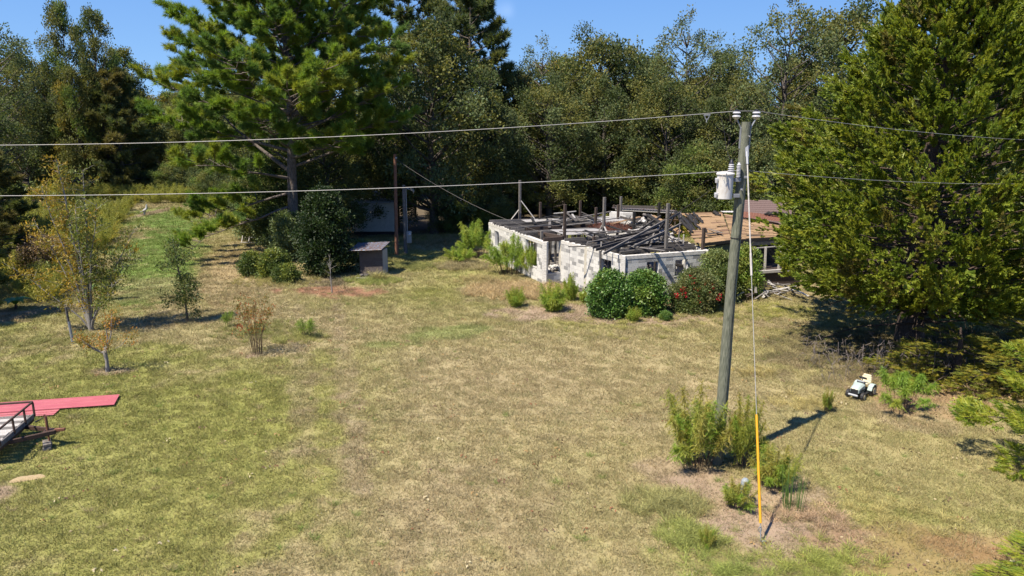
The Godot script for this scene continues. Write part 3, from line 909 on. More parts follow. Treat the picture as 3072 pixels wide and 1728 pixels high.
func cedars() -> void:
	var g1 := Color(0.125, 0.155, 0.019)
	var g2 := Color(0.145, 0.165, 0.021)
	var g3 := Color(0.095, 0.13, 0.018)
	var big := cedar(41, 16.6, [[2.0, 2.6], [2.7, 4.9], [4.5, 6.1], [7.0, 5.7], [10.5, 3.7], [13.5, 1.9], [16.6, 0.2]], 1750, [g1, g2, g1, g3, g2, g1, g3, Color(0.115, 0.105, 0.028)], 60)
	tree_of(big, "cedar_tree", "massive green red cedar filling the right side, its left flank sweeping to the ground", w(16.5, 27.6), M.cedar_bark, M.cedar_leaf)
	var second := cedar(42, 19.0, [[2.0, 3.0], [5.0, 4.4], [9.0, 4.0], [14.0, 2.6], [19.0, 0.3]], 300, [g3, g1, g3], 20)
	var t := tree_of(second, "cedar_tree", "taller darker cedar with sky gaps behind the massive one at the right edge", w(22.6, 33.5), M.cedar_bark, M.leaf)
	# near cedar boughs reaching in from the right edge
	var lo := boughs(43, [Color(0.18, 0.215, 0.022), Color(0.215, 0.235, 0.025), Color(0.125, 0.175, 0.022)])
	tree_of(lo, "cedar_tree", "bright yellow green young cedar reaching in from the lower right edge", w(14.9, 17.1), M.cedar_bark, M.leaf)
	var low := boughs(44, [Color(0.20, 0.175, 0.025), Color(0.15, 0.155, 0.025), Color(0.12, 0.14, 0.022)])
	tree_of(low, "cedar_bough", "yellowish low cedar bough in front of the cedar trunk, beside the feathery bush", w(15.7, 23.9), M.cedar_bark, M.leaf, "", "cedar bough")
	(get_node("cedar_bough") as Node3D).scale = Vector3(1.0, 0.36, 0.85)
	again(get_node("cedar_bough"), "olive low cedar bough with bare grey twigs nearer the right edge", w(18.0, 23.2), 0.5, Vector3(1.1, 0.5, 1.0))
	again(get_node("cedar_tree_002"), "bright green cedar tips poking in at the bottom right corner", w(10.9, 12.3), 0.3, Vector3(0.6, 0.16, 0.6))
	# moss grey dead twigs hanging in the shade
	rnd.seed = 91
	var mb := MB.new()
	for i in 260:
		var at := Vector3(j(-2.6, 2.6), j(0.15, 1.2), j(-1.4, 1.4))
		mb.tube(PackedVector3Array([at, at + ball() * 0.25, at + Vector3(j(-0.2, 0.2), -j(0.1, 0.55), j(-0.2, 0.2))]), PackedFloat32Array([0.012, 0.01, 0.004]), 3, false)
	tag(part(self, "hanging_twigs", mb.done(), M.dead_twig), "grey dead twigs hanging in the shade under the massive cedar", "twigs", "", "stuff")
	get_node("hanging_twigs").position = w(13.4, 24.6)

# ---------------------------------------------------------------- bushes and weeds
# feathery dog fennel: many stems, each with a plume
func fennel(seed_: int, h: float, r: float, stems: int, bases: Array, bare := 0.35) -> Array:
	rnd.seed = seed_
	var mb := MB.new()
	var lb := LB.new()
	var sets := []
	for b in bases: sets.append(cols("feather", b, 0.3, 0.14))
	for i in stems:
		var an := i * 2.39996
		var f := sqrt((i + 0.5) / stems)
		var foot := Vector3(cos(an), 0, sin(an)) * r * 0.42 * f
		var top := Vector3(cos(an), 0, sin(an)) * r * f * j(0.6, 1.2) + Vector3(0, h * j(0.42, 1.0) * (1.0 - 0.25 * f), 0) + Vector3(j(-0.15, 0.15), 0, j(-0.15, 0.15)) * r
		var mid := foot.lerp(top, 0.5) + Vector3(0, h * 0.07, 0)
		mb.tube(PackedVector3Array([foot, mid, top]), PackedFloat32Array([0.009, 0.007, 0.003]), 4, false)
		var set_: Array = sets[rnd.randi() % sets.size()]
		var n := int(23 * h)
		for k in n:
			var g := bare + (1.0 - bare) * (k + rnd.randf()) / n
			var p := foot.lerp(mid, g * 2.0) if g < 0.5 else mid.lerp(top, g * 2.0 - 1.0)
			var an2 := k * 2.4
			var d := Vector3(cos(an2), j(0.3, 1.0), sin(an2))
			var o := d.normalized() * 0.34 * (1.12 - g) * j(0.1, 1.0)
			spray(lb, "feather", p + o, d, j(0.7, 1.15), set_)
	return [mb.done(), lb.done()]

func shrub(seed_: int, h: float, r: float, lobes: int, per: int, bases: Array, kind := "small", size := 1.0, low := 0.1) -> Array:
	return broadleaf(seed_, h, low, r, lobes, per, bases, 0.35, kind, size, 0.04)

func plant(made: Array, called: String, label: String, at: Vector3, cat := "bush", gloss := false, group := "") -> Node3D:
	var t := thing(called, label, cat, at, 0.0, group)
	part(t, "stems", made[0], M.stem)
	part(t, "leaves", made[1], M.leaf_gloss if gloss else M.leaf)
	return t

func brush() -> void:
	var f1 := Color(0.165, 0.24, 0.03)
	var f2 := Color(0.21, 0.25, 0.036)
	var f3 := Color(0.22, 0.205, 0.04)
	var df := plant(fennel(201, 2.8, 1.25, 26, [f1, f1, f2]), "feathery_bush", "tall bright feathery bush hiding the ruin's left wall", w(-0.15, 41.8))
	df.scale = Vector3(1.35, 1.08, 1.35)
	again(df, "tall feathery bush at the far left corner of the ruin", w(-2.5, 47.4), 1.0, Vector3(1.25, 1.12, 1.25))
	again(df, "leaning feathery clump beside the track, left of the ruin's far corner", w(-3.4, 45.4), 2.0, Vector3(0.9, 0.5, 0.9))
	again(df, "feathery stalks just left of the ruin's large window opening", w(1.3, 40.9), 3.0, Vector3(0.65, 0.92, 0.65))
	var round_ := plant(fennel(202, 1.7, 0.8, 34, [f1, f2, f2], 0.08), "feathery_bush", "round yellow green feathery bush on bare soil before the white block wall", w(2.0, 33.2))
	again(round_, "small feathery bush in dry grass left of the round one", w(0.2, 34.0), 1.0, Vector3(0.72, 0.72, 0.72))
	again(round_, "feathery stalks against the white wall behind the round feathery bush", w(3.0, 35.3), 2.1, Vector3(0.62, 1.0, 0.62))
	again(round_, "little dark feathery tuft at the wall foot right of the stalks", w(3.7, 34.9), 3.0, Vector3(0.5, 0.5, 0.5))
	again(round_, "tiny feathery bush in front of the glossy evergreen bushes", w(5.55, 31.3), 4.0, Vector3(0.5, 0.5, 0.5))
	# by the utility pole
	var pf := plant(fennel(203, 2.1, 0.95, 24, [Color(0.2, 0.225, 0.036), f1, f3], 0.25), "feathery_bush", "large feathery bush hugging the left foot of the utility pole", w(4.85, 17.25))
	pf.scale = Vector3(1.05, 1.2, 1.05)
	again(pf, "feathery bush in front of the pole foot, partly over the grey stub", w(5.3, 15.15), 1.3, Vector3(0.5, 0.4, 0.5))
	again(pf, "tall thin feathery stalks between the pole and the guy wire", w(6.05, 17.2), 2.2, Vector3(0.62, 1.12, 0.62))
	again(pf, "sparse feathery bush right of the yellow guard", w(6.5, 16.1), 3.3, Vector3(0.72, 0.6, 0.72))
	again(pf, "tiny feathery weed on bare soil left of the guy anchor", w(4.15, 13.5), 0.5, Vector3(0.22, 0.28, 0.22))
	again(pf, "thin feathery weed at the tip of the pole's shadow", w(9.9, 20.9), 0.9, Vector3(0.22, 0.42, 0.22))
	var rushes := MB.new()
	for i in 46:
		var p := Vector3(j(-0.22, 0.22), 0, j(-0.2, 0.2))
		rushes.tube(PackedVector3Array([p, p * 1.25 + Vector3(j(-0.06, 0.06), j(0.7, 1.15), j(-0.06, 0.06))]), PackedFloat32Array([0.006, 0.003]), 4, false)
	var rs := thing("rush_clump", "upright dark green rush clump right of the yellow guard", "rushes", w(6.55, 15.0))
	part(rs, "blades", rushes.done(), plain(Color(0.10, 0.19, 0.03), 0.7)).set_meta("kind", "stuff")
	# by the toy tractor
	plant(fennel(204, 1.85, 0.9, 15, [f1, Color(0.15, 0.24, 0.03), f2], 0.5), "feathery_bush", "bright feathery bush on bare stems right of the toy tractor", w(12.25, 20.9))
	plant(shrub(205, 0.55, 0.28, 10, 12, [Color(0.15, 0.17, 0.03), f2]), "leafy_weed", "small yellow green leafy weed at the edge of the cedar's shadow", w(13.9, 20.3), "weed")
	# evergreens and roses in front of the ruin
	var e1 := Color(0.05, 0.105, 0.02)
	var e2 := Color(0.085, 0.135, 0.023)
	var ev := plant(shrub(206, 1.95, 0.92, 46, 44, [e1, e1, e2, e1], "small", 1.25), "evergreen_bush", "taller glossy evergreen bush at the ruin's corner, on the left of the pair", w(4.55, 32.3), "bush", true)
	again(ev, "glossy evergreen bush on the right of the pair, below the front window", w(6.35, 32.9), 2.0, Vector3(1.0, 0.95, 1.0))
	again(ev, "low bright tuft at the right foot of the evergreen bushes", w(7.1, 31.6), 1.0, Vector3(0.3, 0.2, 0.3))
	rnd.seed = 17
	var rose := shrub(207, 1.8, 1.15, 46, 44, [Color(0.075, 0.105, 0.032), Color(0.11, 0.12, 0.048), Color(0.085, 0.11, 0.034)], "small", 1.15)
	var rt := plant(rose, "rose_bush", "dark rose bush dotted with red flowers left of the utility pole", w(8.85, 33.4))
	rnd.seed = 18
	var red := cols("flower", Color(0.30, 0.012, 0.022), 0.5, 0.1)
	for k in 17:
		var d := Vector3(j(-1, 1), j(-0.1, 0.8), j(0.15, 1.0)).normalized()
		var at := Vector3(d.x * 1.2, 0.8 + d.y * 0.95, d.z * 1.15)
		for q in 1 + rnd.randi() % 5:
			var lb := LB.new()
			spray(lb, "flower", at + ball() * 0.16, d + ball() * 0.6, j(0.45, 1.1), red)
			part(rt, "flower", lb.done(), M.leaf)
	plant(shrub(208, 2.5, 1.05, 40, 38, [Color(0.12, 0.15, 0.055), Color(0.10, 0.135, 0.042), Color(0.14, 0.17, 0.06)], "small", 1.2), "willowy_bush", "grey green fine leaved bush standing behind the rose bush", w(10.25, 35.0))
	plant(shrub(209, 2.5, 0.9, 26, 32, [Color(0.13, 0.2, 0.034), Color(0.15, 0.18, 0.04)], "small", 1.2), "green_bush", "bright green bush in front of the porch, right of the utility pole", w(12.3, 36.4))
	# magnolia and undergrowth by the little shed
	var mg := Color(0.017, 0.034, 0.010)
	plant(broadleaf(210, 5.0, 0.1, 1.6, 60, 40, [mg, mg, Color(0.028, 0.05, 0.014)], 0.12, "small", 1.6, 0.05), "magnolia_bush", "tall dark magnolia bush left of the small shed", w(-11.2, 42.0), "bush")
	var un := plant(shrub(211, 1.35, 0.85, 26, 30, [Color(0.06, 0.088, 0.022), Color(0.13, 0.155, 0.03), Color(0.075, 0.11, 0.03)], "small", 1.5), "leafy_bush", "low leafy bush left of the dark magnolia", w(-14.1, 41.2))
	again(un, "small dark bush at the outer left end of the magnolia thicket", w(-15.5, 41.4), 2.0, Vector3(0.7, 0.9, 0.7))
	again(un, "yellow green bush at the foot of the magnolia", w(-12.9, 39.7), 1.0, Vector3(0.75, 0.65, 0.75))
	var gg := plant(shrub(212, 2.6, 1.6, 30, 34, [Color(0.10, 0.13, 0.055), Color(0.08, 0.11, 0.04)], "small", 1.7), "grey_green_bush", "grey green bush under the big pine's low limb", w(-17.6, 52.4))
	again(gg, "grey green bush behind the white frame on the grass", w(-19.6, 55.0), 1.3, Vector3(1.1, 0.85, 1.1))
	again(gg, "leafy bush between the big pine and the magnolia", w(-14.6, 46.6), 2.3, Vector3(0.95, 1.1, 0.95))
	again(gg, "leafy bush behind the small shed, left of the brown pole", w(-9.9, 46.0), 3.3, Vector3(0.7, 0.5, 0.7))
	# weeds at the far end of the lawn and along the left edge
	var gold := Color(0.28, 0.25, 0.042)
	var gr := plant(fennel(213, 1.9, 1.5, 26, [gold, Color(0.22, 0.225, 0.04), Color(0.18, 0.19, 0.042)], 0.1), "goldenrod_clump", "yellow green weed clump at the far left end of the lawn, nearest the pine", w(-37.5, 82.5), "weeds")
	rnd.seed = 63
	for i in 30:
		var x := -60.0 + i * 0.85
		var z := 80.0 + (-37.0 - x) * 0.12 + j(0.0, 5.0)
		again(gr, "yellow green weeds massed along the far left end of the lawn", w(x, z), j(0, TAU), Vector3.ONE * j(0.85, 1.4), "weeds massed along the far left end of the lawn")
	for i in 120:
		var z := 34.5 + 40.0 * (i + rnd.randf()) / 120.0
		var x := lerpf(-23.5, -32.0, (z - 36.0) / 19.5) - pow(rnd.randf(), 1.5) * 11.0
		again(gr, "olive weeds crowding the left side of the grassy lane", w(x, z), j(0, TAU), Vector3.ONE * j(0.6, 1.1), "olive weeds along the left side of the lane")
	plant(shrub(214, 2.2, 1.7, 26, 28, [Color(0.13, 0.095, 0.065), Color(0.17, 0.12, 0.07)], "small", 1.4), "brown_bush", "dull brown seeding bush behind the yellowing tree on the left", w(-27.6, 41.5))
	for i in 14:
		var x := 7.0 + i * 0.95 + j(-0.5, 0.5)
		again(gr, "sunlit weeds in the gap behind the ruin", w(x, 58.0 + j(-2.5, 4)), j(0, TAU), Vector3(1, j(0.5, 1.1), 1), "weeds in the gap behind the ruin")

# ---------------------------------------------------------------- the burned house
var block_mesh: ArrayMesh
var blocks_left := 300

func unit_box(e: float) -> ArrayMesh:
	var mb := MB.new()
	mb.box(Transform3D(), Vector3.ONE, e)
	return mb.done()

# block wall from a to b (x, z); openings are [from, to, low, high]; face: +1 or -1, the side that shows its blocks
func block_wall(h: Node3D, a: Vector2, b: Vector2, high: float, holes: Array, face: float, single := true, base := 0.0) -> void:
	var along := Vector3(b.x - a.x, 0, -(b.y - a.y))
	var ln := along.length()
	along /= ln
	var out := along.cross(Vector3.UP) * face
	var basis := Basis(along, Vector3.UP, along.cross(Vector3.UP))
	var o := w(a.x, a.y)
	var core := MB.new()
	# the wall body, split in columns at the openings
	var cuts := [0.0, ln]
	for q in holes:
		cuts.append(q[0])
		cuts.append(q[1])
	cuts.sort()
	for i in cuts.size() - 1:
		var s0: float = cuts[i]
		var s1: float = cuts[i + 1]
		if s1 - s0 < 0.01: continue
		var spans := [[base, high]]
		for q in holes:
			if q[0] <= s0 + 0.001 and q[1] >= s1 - 0.001:
				var nx := []
				for sp in spans:
					if q[2] > sp[0]: nx.append([sp[0], minf(q[2], sp[1])])
					if q[3] < sp[1]: nx.append([maxf(q[3], sp[0]), sp[1]])
				spans = nx
		for sp in spans:
			if sp[1] - sp[0] < 0.02: continue
			core.box(Transform3D(basis, o + along * (s0 + s1) * 0.5 + Vector3(0, (sp[0] + sp[1]) * 0.5, 0)), Vector3(s1 - s0, sp[1] - sp[0], 0.18))
	var body := part(h, "block_wall", core.done(), M.mortar)
	var rest := [MB.new(), MB.new(), MB.new(), MB.new()]
	var rows := int(round((high - base) / 0.2))
	for r in rows:
		var y0 := base + r * 0.2
		var s := -0.2 if r % 2 else 0.0
		while s < ln:
			var s0 := maxf(s, 0.0)
			var s1 := minf(s + 0.4, ln)
			s += 0.4
			if s1 - s0 < 0.05: continue
			var pieces := [[s0, s1]]
			for q in holes:
				if y0 + 0.1 > q[2] and y0 + 0.1 < q[3]:
					var nx := []
					for p in pieces:
						if q[0] > p[0]: nx.append([p[0], minf(q[0], p[1])])
						if q[1] < p[1]: nx.append([maxf(q[1], p[0]), p[1]])
					pieces = nx
			for p in pieces:
				if p[1] - p[0] < 0.06: continue
				var x := Transform3D(basis, o + along * (p[0] + p[1]) * 0.5 + Vector3(0, y0 + 0.1, 0) + out * (0.088 + j(0.0, 0.003)))
				if single and blocks_left > 0:
					blocks_left -= 1
					var k := part(body, "concrete_block", block_mesh, M.block[[0, 0, 1, 2, 2, 3][rnd.randi() % 6]])
					k.transform = x.scaled_local(Vector3(p[1] - p[0] - 0.012, 0.189, 0.02))
				else:
					rest[[0, 0, 1, 2, 2, 3][rnd.randi() % 6]].box(x, Vector3(p[1] - p[0] - 0.012, 0.189, 0.02), 0.003)
	for k in 4:
		if rest[k].v.size(): part(body, "concrete_blocks", rest[k].done(), M.block[k]).set_meta("kind", "stuff")

func board(parent: Node, called: String, a: Vector3, b: Vector3, wide: float, thick: float, m: Material, up := Vector3.UP) -> MeshInstance3D:
	var mb := MB.new()
	mb.bar(a, b, wide, thick, 0.008, up)
	return part(parent, called, mb.done(), m)

func lone(called: String, label: String, cat: String, a: Vector3, b: Vector3, wide: float, thick: float, m: Material, group := "") -> void:
	tag(board(self, called, a, b, wide, thick, m), label, cat, group)

# planks laid across the patch whose lower edge is a-b and upper edge d-c
func planks(parent: Node, a: Vector3, b: Vector3, c: Vector3, d: Vector3, rows: int, holes: Array, ragged := 0.06) -> void:
	for i in rows:
		var f0 := (i + 0.04) / float(rows)
		var f1 := (i + 0.96) / float(rows)
		var stops := [0.0 + j(-ragged, ragged * 0.4), j(0.2, 0.5), j(0.6, 0.85), 1.0 + j(-0.01, 0.01)]
		for k in 3:
			var pieces := [[stops[k] + 0.003, stops[k + 1] - 0.003]]
			for q in holes:
				if (f0 + f1) * 0.5 > q[2] and (f0 + f1) * 0.5 < q[3]:
					var nx := []
					var sl: float = q[4] * ((f0 + f1) * 0.5 - q[2])
					var q0: float = q[0] + sl + j(-0.015, 0.015)
					var q1: float = q[1] + sl + j(-0.015, 0.015)
					for p in pieces:
						if q0 > p[0]: nx.append([p[0], minf(q0, p[1])])
						if q1 < p[1]: nx.append([maxf(q1, p[0]), p[1]])
					pieces = nx
			for p in pieces:
				if p[1] - p[0] < 0.02 or rnd.randf() < 0.035: continue
				var mid := func(u: float, v: float) -> Vector3: return a.lerp(b, u).lerp(d.lerp(c, u), v)
				var l: Vector3 = mid.call(p[0], (f0 + f1) * 0.5)
				var r: Vector3 = mid.call(p[1], (f0 + f1) * 0.5)
				var wd: float = (mid.call((p[0] + p[1]) * 0.5, f1) as Vector3).distance_to(mid.call((p[0] + p[1]) * 0.5, f0))
				var up := (b - a).cross(d - a).normalized()
				if up.y < 0: up = -up
				l += up * j(-0.014, 0.03)
				r += up * j(-0.008, 0.014)
				board(parent, "plank", l, r, wd, 0.022, M.deck[[0, 0, 0, 1, 1, 2, 3][rnd.randi() % 7]], up)

func heap(called: String, label: String, cat: String, at: Vector3, rx: float, h: float, rz: float, n: int, mats: Array, size: float) -> void:
	var t := thing(called, label, cat, at)
	for q in mats.size():
		var mb := MB.new()
		for i in n / mats.size():
			var p := ball()
			var y := absf(p.y) * h * (1.0 - 0.75 * Vector2(p.x, p.z).length())
			var b := Basis.from_euler(Vector3(j(-0.6, 0.6), j(0, TAU), j(-0.5, 0.5)))
			mb.box(Transform3D(b, Vector3(p.x * rx, y, p.z * rz)), Vector3(size * j(0.4, 1.5), size * j(0.1, 0.45), size * j(0.3, 0.9)), 0.01)
		var o := part(t, "debris", mb.done(), mats[q])
		o.set_meta("kind", "stuff")

func house() -> void:
	rnd.seed = 808
	block_mesh = unit_box(0.02)
	var h := thing("ruined_house", "roofless burned house of whitewashed concrete blocks with part of its plank roof left", "house", w(0, 0))
	var P0 := Vector2(10.14, 36.53)
	var P1 := Vector2(5.57, 34.89)
	var P2 := Vector2(2.81, 39.79)
	var P3 := Vector2(1.85, 39.15)
	var P4 := Vector2(-1.47, 47.27)
	var P5 := Vector2(7.7, 50.6)
	block_wall(h, P1, P0, 2.2, [[1.28, 1.98, 1.15, 2.0], [2.95, 3.68, 1.15, 2.0]], 1.0)
	block_wall(h, P1, P2, 2.2, [[0.85, 1.75, 0.0, 2.0]], -1.0)
	block_wall(h, P2, P3, 0.5, [], -1.0)
	block_wall(h, P3, P4, 2.2, [[0.9, 2.55, 0.75, 2.2], [6.9, 7.6, 1.0, 2.0]], -1.0, false)
	block_wall(h, P4, P5, 2.2, [[1.5, 3.2, 0.8, 2.0], [5.4, 7.2, 0.8, 2.2]], 1.0, false)
	block_wall(h, P0, Vector2(9.0, 42.6), 2.2, [], 1.0, false)
	block_wall(h, Vector2(6.9, 50.0), Vector2(8.5, 49.2), 2.8, [], 1.0, false)
	# concrete band along the wall tops
	var band := func(a: Vector2, b: Vector2, y: float, m: Material) -> void:
		board(h, "bond_beam", w(a.x, a.y, y), w(b.x, b.y, y), 0.224, 0.2, m)
	band.call(P1, P0, 2.302, M.bond)
	band.call(P1, P2, 2.303, M.bond)
	band.call(P3, P4, 2.302, M.bond)
	band.call(P4, P5, 2.303, M.bond)
	band.call(P0, Vector2(9.0, 42.6), 2.304, M.bond)
	# corner piers and stained pilaster
	var pier := func(x: float, z: float, s: float, m: Material, top := 2.41) -> void:
		var mb := MB.new()
		mb.box(Transform3D(Basis(Vector3.UP, -0.42), w(x, z, top * 0.5)), Vector3(s, top, s), 0.012)
		part(h, "pier", mb.done(), m)
	pier.call(5.58, 34.9, 0.25, M.bond)
	pier.call(4.05, 37.6, 0.27, M.stained)
	pier.call(2.82, 39.78, 0.26, M.stained)
	pier.call(1.86, 39.16, 0.27, M.bond)
	pier.call(10.12, 36.52, 0.23, M.bond)
	# pale reveals and sills of the two front windows and the big side opening
	var dirf := (P0 - P1).normalized()
	for q in [[1.28, 1.98], [2.95, 3.68]]:
		var a: Vector2 = P1 + dirf * (q[0] - 0.05)
		var b: Vector2 = P1 + dirf * (q[1] + 0.05)
		board(h, "window_sill", w(a.x, a.y, 1.13), w(b.x, b.y, 1.13), 0.23, 0.05, M.pale_wood)
	var ds := (P4 - P3).normalized()
	board(h, "window_sill", w(P3.x + ds.x * 0.9, P3.y + ds.y * 0.9, 0.74), w(P3.x + ds.x * 2.55, P3.y + ds.y * 2.55, 0.74), 0.23, 0.05, M.pale_wood)
	board(h, "window_sill", w(P2.x - 0.1, P2.y - 0.06, 0.52), w(P3.x + 0.1, P3.y + 0.06, 0.52), 0.23, 0.05, M.pale_wood)
	# floor
	var fl := MB.new()
	var corners := [P1, P0, Vector2(9.6, 50.0), P5, P4, P3, P2]
	for i in range(1, corners.size() - 1):
		fl.tri(w(corners[0].x, corners[0].y, 0.06), w(corners[i].x, corners[i].y, 0.06), w(corners[i + 1].x, corners[i + 1].y, 0.06), Vector3.UP)
	part(h, "floor", fl.done(), M.slab)
	# stud partitions, charred
	for row in [[3.0, 39.95, 7.4, 41.6], [3.2, 38.95, 3.9, 42.4], [5.8, 36.9, 9.2, 38.1], [1.2, 43.0, 6.4, 45.0], [0.4, 45.2, 5.4, 47.1], [6.5, 36.0, 5.2, 39.6], [4.6, 36.3, 5.6, 36.7]]:
		var a := Vector2(row[0], row[1])
		var b := Vector2(row[2], row[3])
		var n := int(a.distance_to(b) / 0.38)
		for i in n:
			var p := a.lerp(b, float(i) / n)
			board(h, "stud", w(p.x, p.y, 0.06), w(p.x + j(-0.03, 0.03), p.y, 2.4), 0.045, 0.10, M.dark_wood if i % 4 else M.grey_wood, Vector3(b.x - a.x, 0, -(b.y - a.y)).normalized())
		board(h, "wall_plate", w(a.x, a.y, 2.42), w(b.x, b.y, 2.42), 0.1, 0.05, M.dark_wood)
	# joists over the rear rooms
	var u := Vector2(0.93, 0.365)
	for i in 15:
		var s := 2.4 + i * 0.43
		var a := P3 + ds * s - u * j(0.08, 0.22)
		var b := a + u * (j(5.2, 6.2) if i < 13 else 8.0)
		if i % 5 == 3: b = a.lerp(b, j(0.5, 0.8))
		board(h, "ceiling_joist", w(a.x, a.y, 2.49 + j(-0.03, 0.05)), w(b.x, b.y, 2.47 + (j(-0.12, 0.05) if i % 5 != 3 else -j(0.5, 1.3))), 0.045, 0.16, M.grey_wood if i % 3 else M.dark_wood)
	for i in 9:
		var a := P1.lerp(P2, 0.16 + i * 0.095) - u * 0.1
		var b := a + u * j(4.4, 5.6)
		board(h, "ceiling_joist", w(a.x, a.y, 2.49 + j(-0.03, 0.06)), w(b.x, b.y, 2.46 + (j(-0.12, 0.08) if i % 4 != 1 else -j(0.4, 1.2))), 0.045, 0.16, M.dark_wood if i % 4 else M.grey_wood)
	for i in 4:
		var a := P1 + dirf * (0.15 + i * 0.1) + Vector2(-0.12, 0.3 + i * 0.33)
		board(h, "ceiling_joist", w(a.x, a.y, 2.48), w(a.x + dirf.x * 4.2, a.y + dirf.y * 4.2, 2.48), 0.045, 0.15, M.dark_wood)
	# beams
	for b in [[0.86, 2.55, 43.07, 5.64, 2.55, 44.85], [1.56, 2.52, 41.68, 2.88, 2.52, 39.88], [1.75, 2.50, 39.2, 2.85, 2.50, 39.75]]:
		board(h, "beam", w(b[0], b[2], b[1]), w(b[3], b[5], b[4]), 0.12, 0.22, M.brown_wood)
	# ceiling boards still in place
	for q in [[[0.62, 47.15], [3.16, 47.84], [3.23, 46.61], [0.92, 46.0]], [[2.29, 42.56], [5.02, 43.12], [6.23, 41.48], [3.09, 40.5]], [[5.6, 38.3], [7.6, 39.0], [8.2, 37.9], [6.2, 37.2]], [[5.0, 47.5], [7.6, 48.6], [8.2, 47.0], [5.6, 46.0]]]:
		var mb := MB.new()
		var p := []
		for k in q: p.append(w(k[0], k[1], 2.585))
		mb.quad(p[0], p[1], p[2], p[3], Vector3.UP)
		var lowp := []
		for k in p: lowp.append(k - Vector3(0, 0.014, 0))
		mb.quad(lowp[0], lowp[1], lowp[2], lowp[3], Vector3.DOWN)
		for k in 4: mb.quad(p[k], p[(k + 1) % 4], lowp[(k + 1) % 4], lowp[k], (p[k] - p[(k + 2) % 4]))
		part(h, "ceiling_board", mb.done(), M.ceiling)
	# broken rafters lying every way over the rooms
	for i in 46:
		var rear := i % 2 == 0
		var c := Vector2(j(1.2, 5.8), j(43.0, 48.6)) if rear else Vector2(j(3.8, 8.2), j(36.4, 41.0))
		if not rear and c.x < 3.2 + (40.0 - c.y) * 0.55: c.x += 1.6
		var a := (0.37 if rnd.randf() < 0.6 else 1.9) + j(-0.5, 0.5)
		var d := Vector2(cos(a), sin(a)) * j(0.6, 1.7)
		var y := 2.62 + j(0.0, 0.22)
		board(h, "broken_rafter", w(c.x - d.x, c.y - d.y, y + j(-0.06, 0.1)), w(c.x + d.x, c.y + d.y, y + j(-0.06, 0.25)), j(0.05, 0.17), j(0.04, 0.07), [M.grey_wood, M.dark_wood, M.grey_wood, M.char, M.ceiling][rnd.randi() % 5])
	for q in [[7.3, 2.55, 37.6, 9.3, 3.7, 41.4], [8.0, 2.5, 37.9, 9.7, 3.75, 41.9], [8.9, 2.6, 37.6, 9.9, 3.72, 41.6], [6.6, 2.6, 39.6, 9.0, 3.35, 42.9], [5.6, 2.6, 38.6, 8.4, 2.95, 41.0], [6.8, 3.1, 44.6, 9.2, 2.6, 43.0]]:
		board(h, "hanging_rafter", w(q[0], q[2], q[1]), w(q[3], q[5], q[4]), 0.06, 0.15, M.char if rnd.randf() < 0.5 else M.dark_wood)
	# standing posts: x, z, foot, top
	var posts := [[0.53, 48.56, 5.08, 0], [1.97, 49.65, 3.49, 1], [2.97, 40.02, 4.39, 1], [4.85, 50.41, 3.51, 1], [5.33, 45.25, 3.62, 1], [5.33, 41.02, 4.69, 0], [7.11, 47.52, 3.54, 1], [7.79, 50.79, 3.76, 0], [7.34, 42.62, 3.68, 2], [10.35, 50.03, 3.41, 2], [7.97, 36.35, 4.84, 0], [4.4, 37.74, 2.92, 1], [9.98, 36.72, 3.54, 1], [1.75, 41.0, 2.75, 0]]
	for p in posts:
		board(h, "post", w(p[0], p[1], 0.05), w(p[0] + j(-0.03, 0.03), p[1], p[2]), 0.145, 0.145, [M.grey_wood, M.brown_wood, M.char][p[3]], Vector3(0.4, 0, 0.9).normalized())
	# braces
	for b in [[5.22, 3.1, 40.9, 4.79, 2.4, 40.6, 0], [5.35, 3.0, 40.9, 5.58, 2.45, 40.4, 1], [0.62, 3.7, 48.5, 1.6, 2.45, 48.1, 1], [0.46, 3.1, 48.4, -0.06, 2.45, 48.2, 1]]:
		board(h, "brace", w(b[0], b[2], b[1]), w(b[3], b[5], b[4]), 0.09, 0.04, M.grey_wood if b[6] == 0 else M.pale_wood)
	# surviving roof of bare planks: lower edge, then upper edge
	var A := w(9.85, 37.0, 2.66)
	var B := w(11.95, 38.2, 2.66)
	var Cc := w(12.62, 42.6, 3.62)
	var Dd := w(9.75, 41.7, 3.66)
	var roof := Node3D.new()
	roof.name = "roof"
	h.add_child(roof)
	planks(roof, A, B, Cc, Dd, 30, [[-0.2, 0.02, 0.45, 1.0, 0.0], [0.12, 0.26, 0.42, 0.92, -0.25], [0.30, 0.40, 0.62, 0.97, -0.2], [-0.04, 0.05, 0.3, 0.75, 0.2], [0.33, 0.40, 0.30, 0.40, 0.0], [0.80, 0.90, 0.86, 1.0, -0.2]], 0.10)
	for i in 7:
		var f := i / 6.0
		board(roof, "rafter", A.lerp(B, f) - Vector3(0, 0.07, 0), Dd.lerp(Cc, f) - Vector3(0, 0.07, 0), 0.05, 0.13, M.char)
	# burnt, curled edges round the holes
	for q in [[0.07, 0.40, -0.01, 0.97, 0.1], [0.27, 0.40, 0.16, 0.95, 0.12], [0.11, 0.38, 0.02, 0.9, 0.1], [0.42, 0.60, 0.33, 0.99, 0.11], [0.30, 0.58, 0.24, 0.97, 0.1], [0.02, 0.3, -0.05, 0.9, 0.09], [0.92, 0.84, 0.80, 1.0, 0.14], [0.37, 0.28, 0.42, 0.40, 0.05]]:
		var p0 := A.lerp(B, q[0]).lerp(Dd.lerp(Cc, q[0]), q[1])
		var p1 := A.lerp(B, q[2]).lerp(Dd.lerp(Cc, q[2]), q[3])
		var pts := PackedVector3Array()
		var rad := PackedFloat32Array()
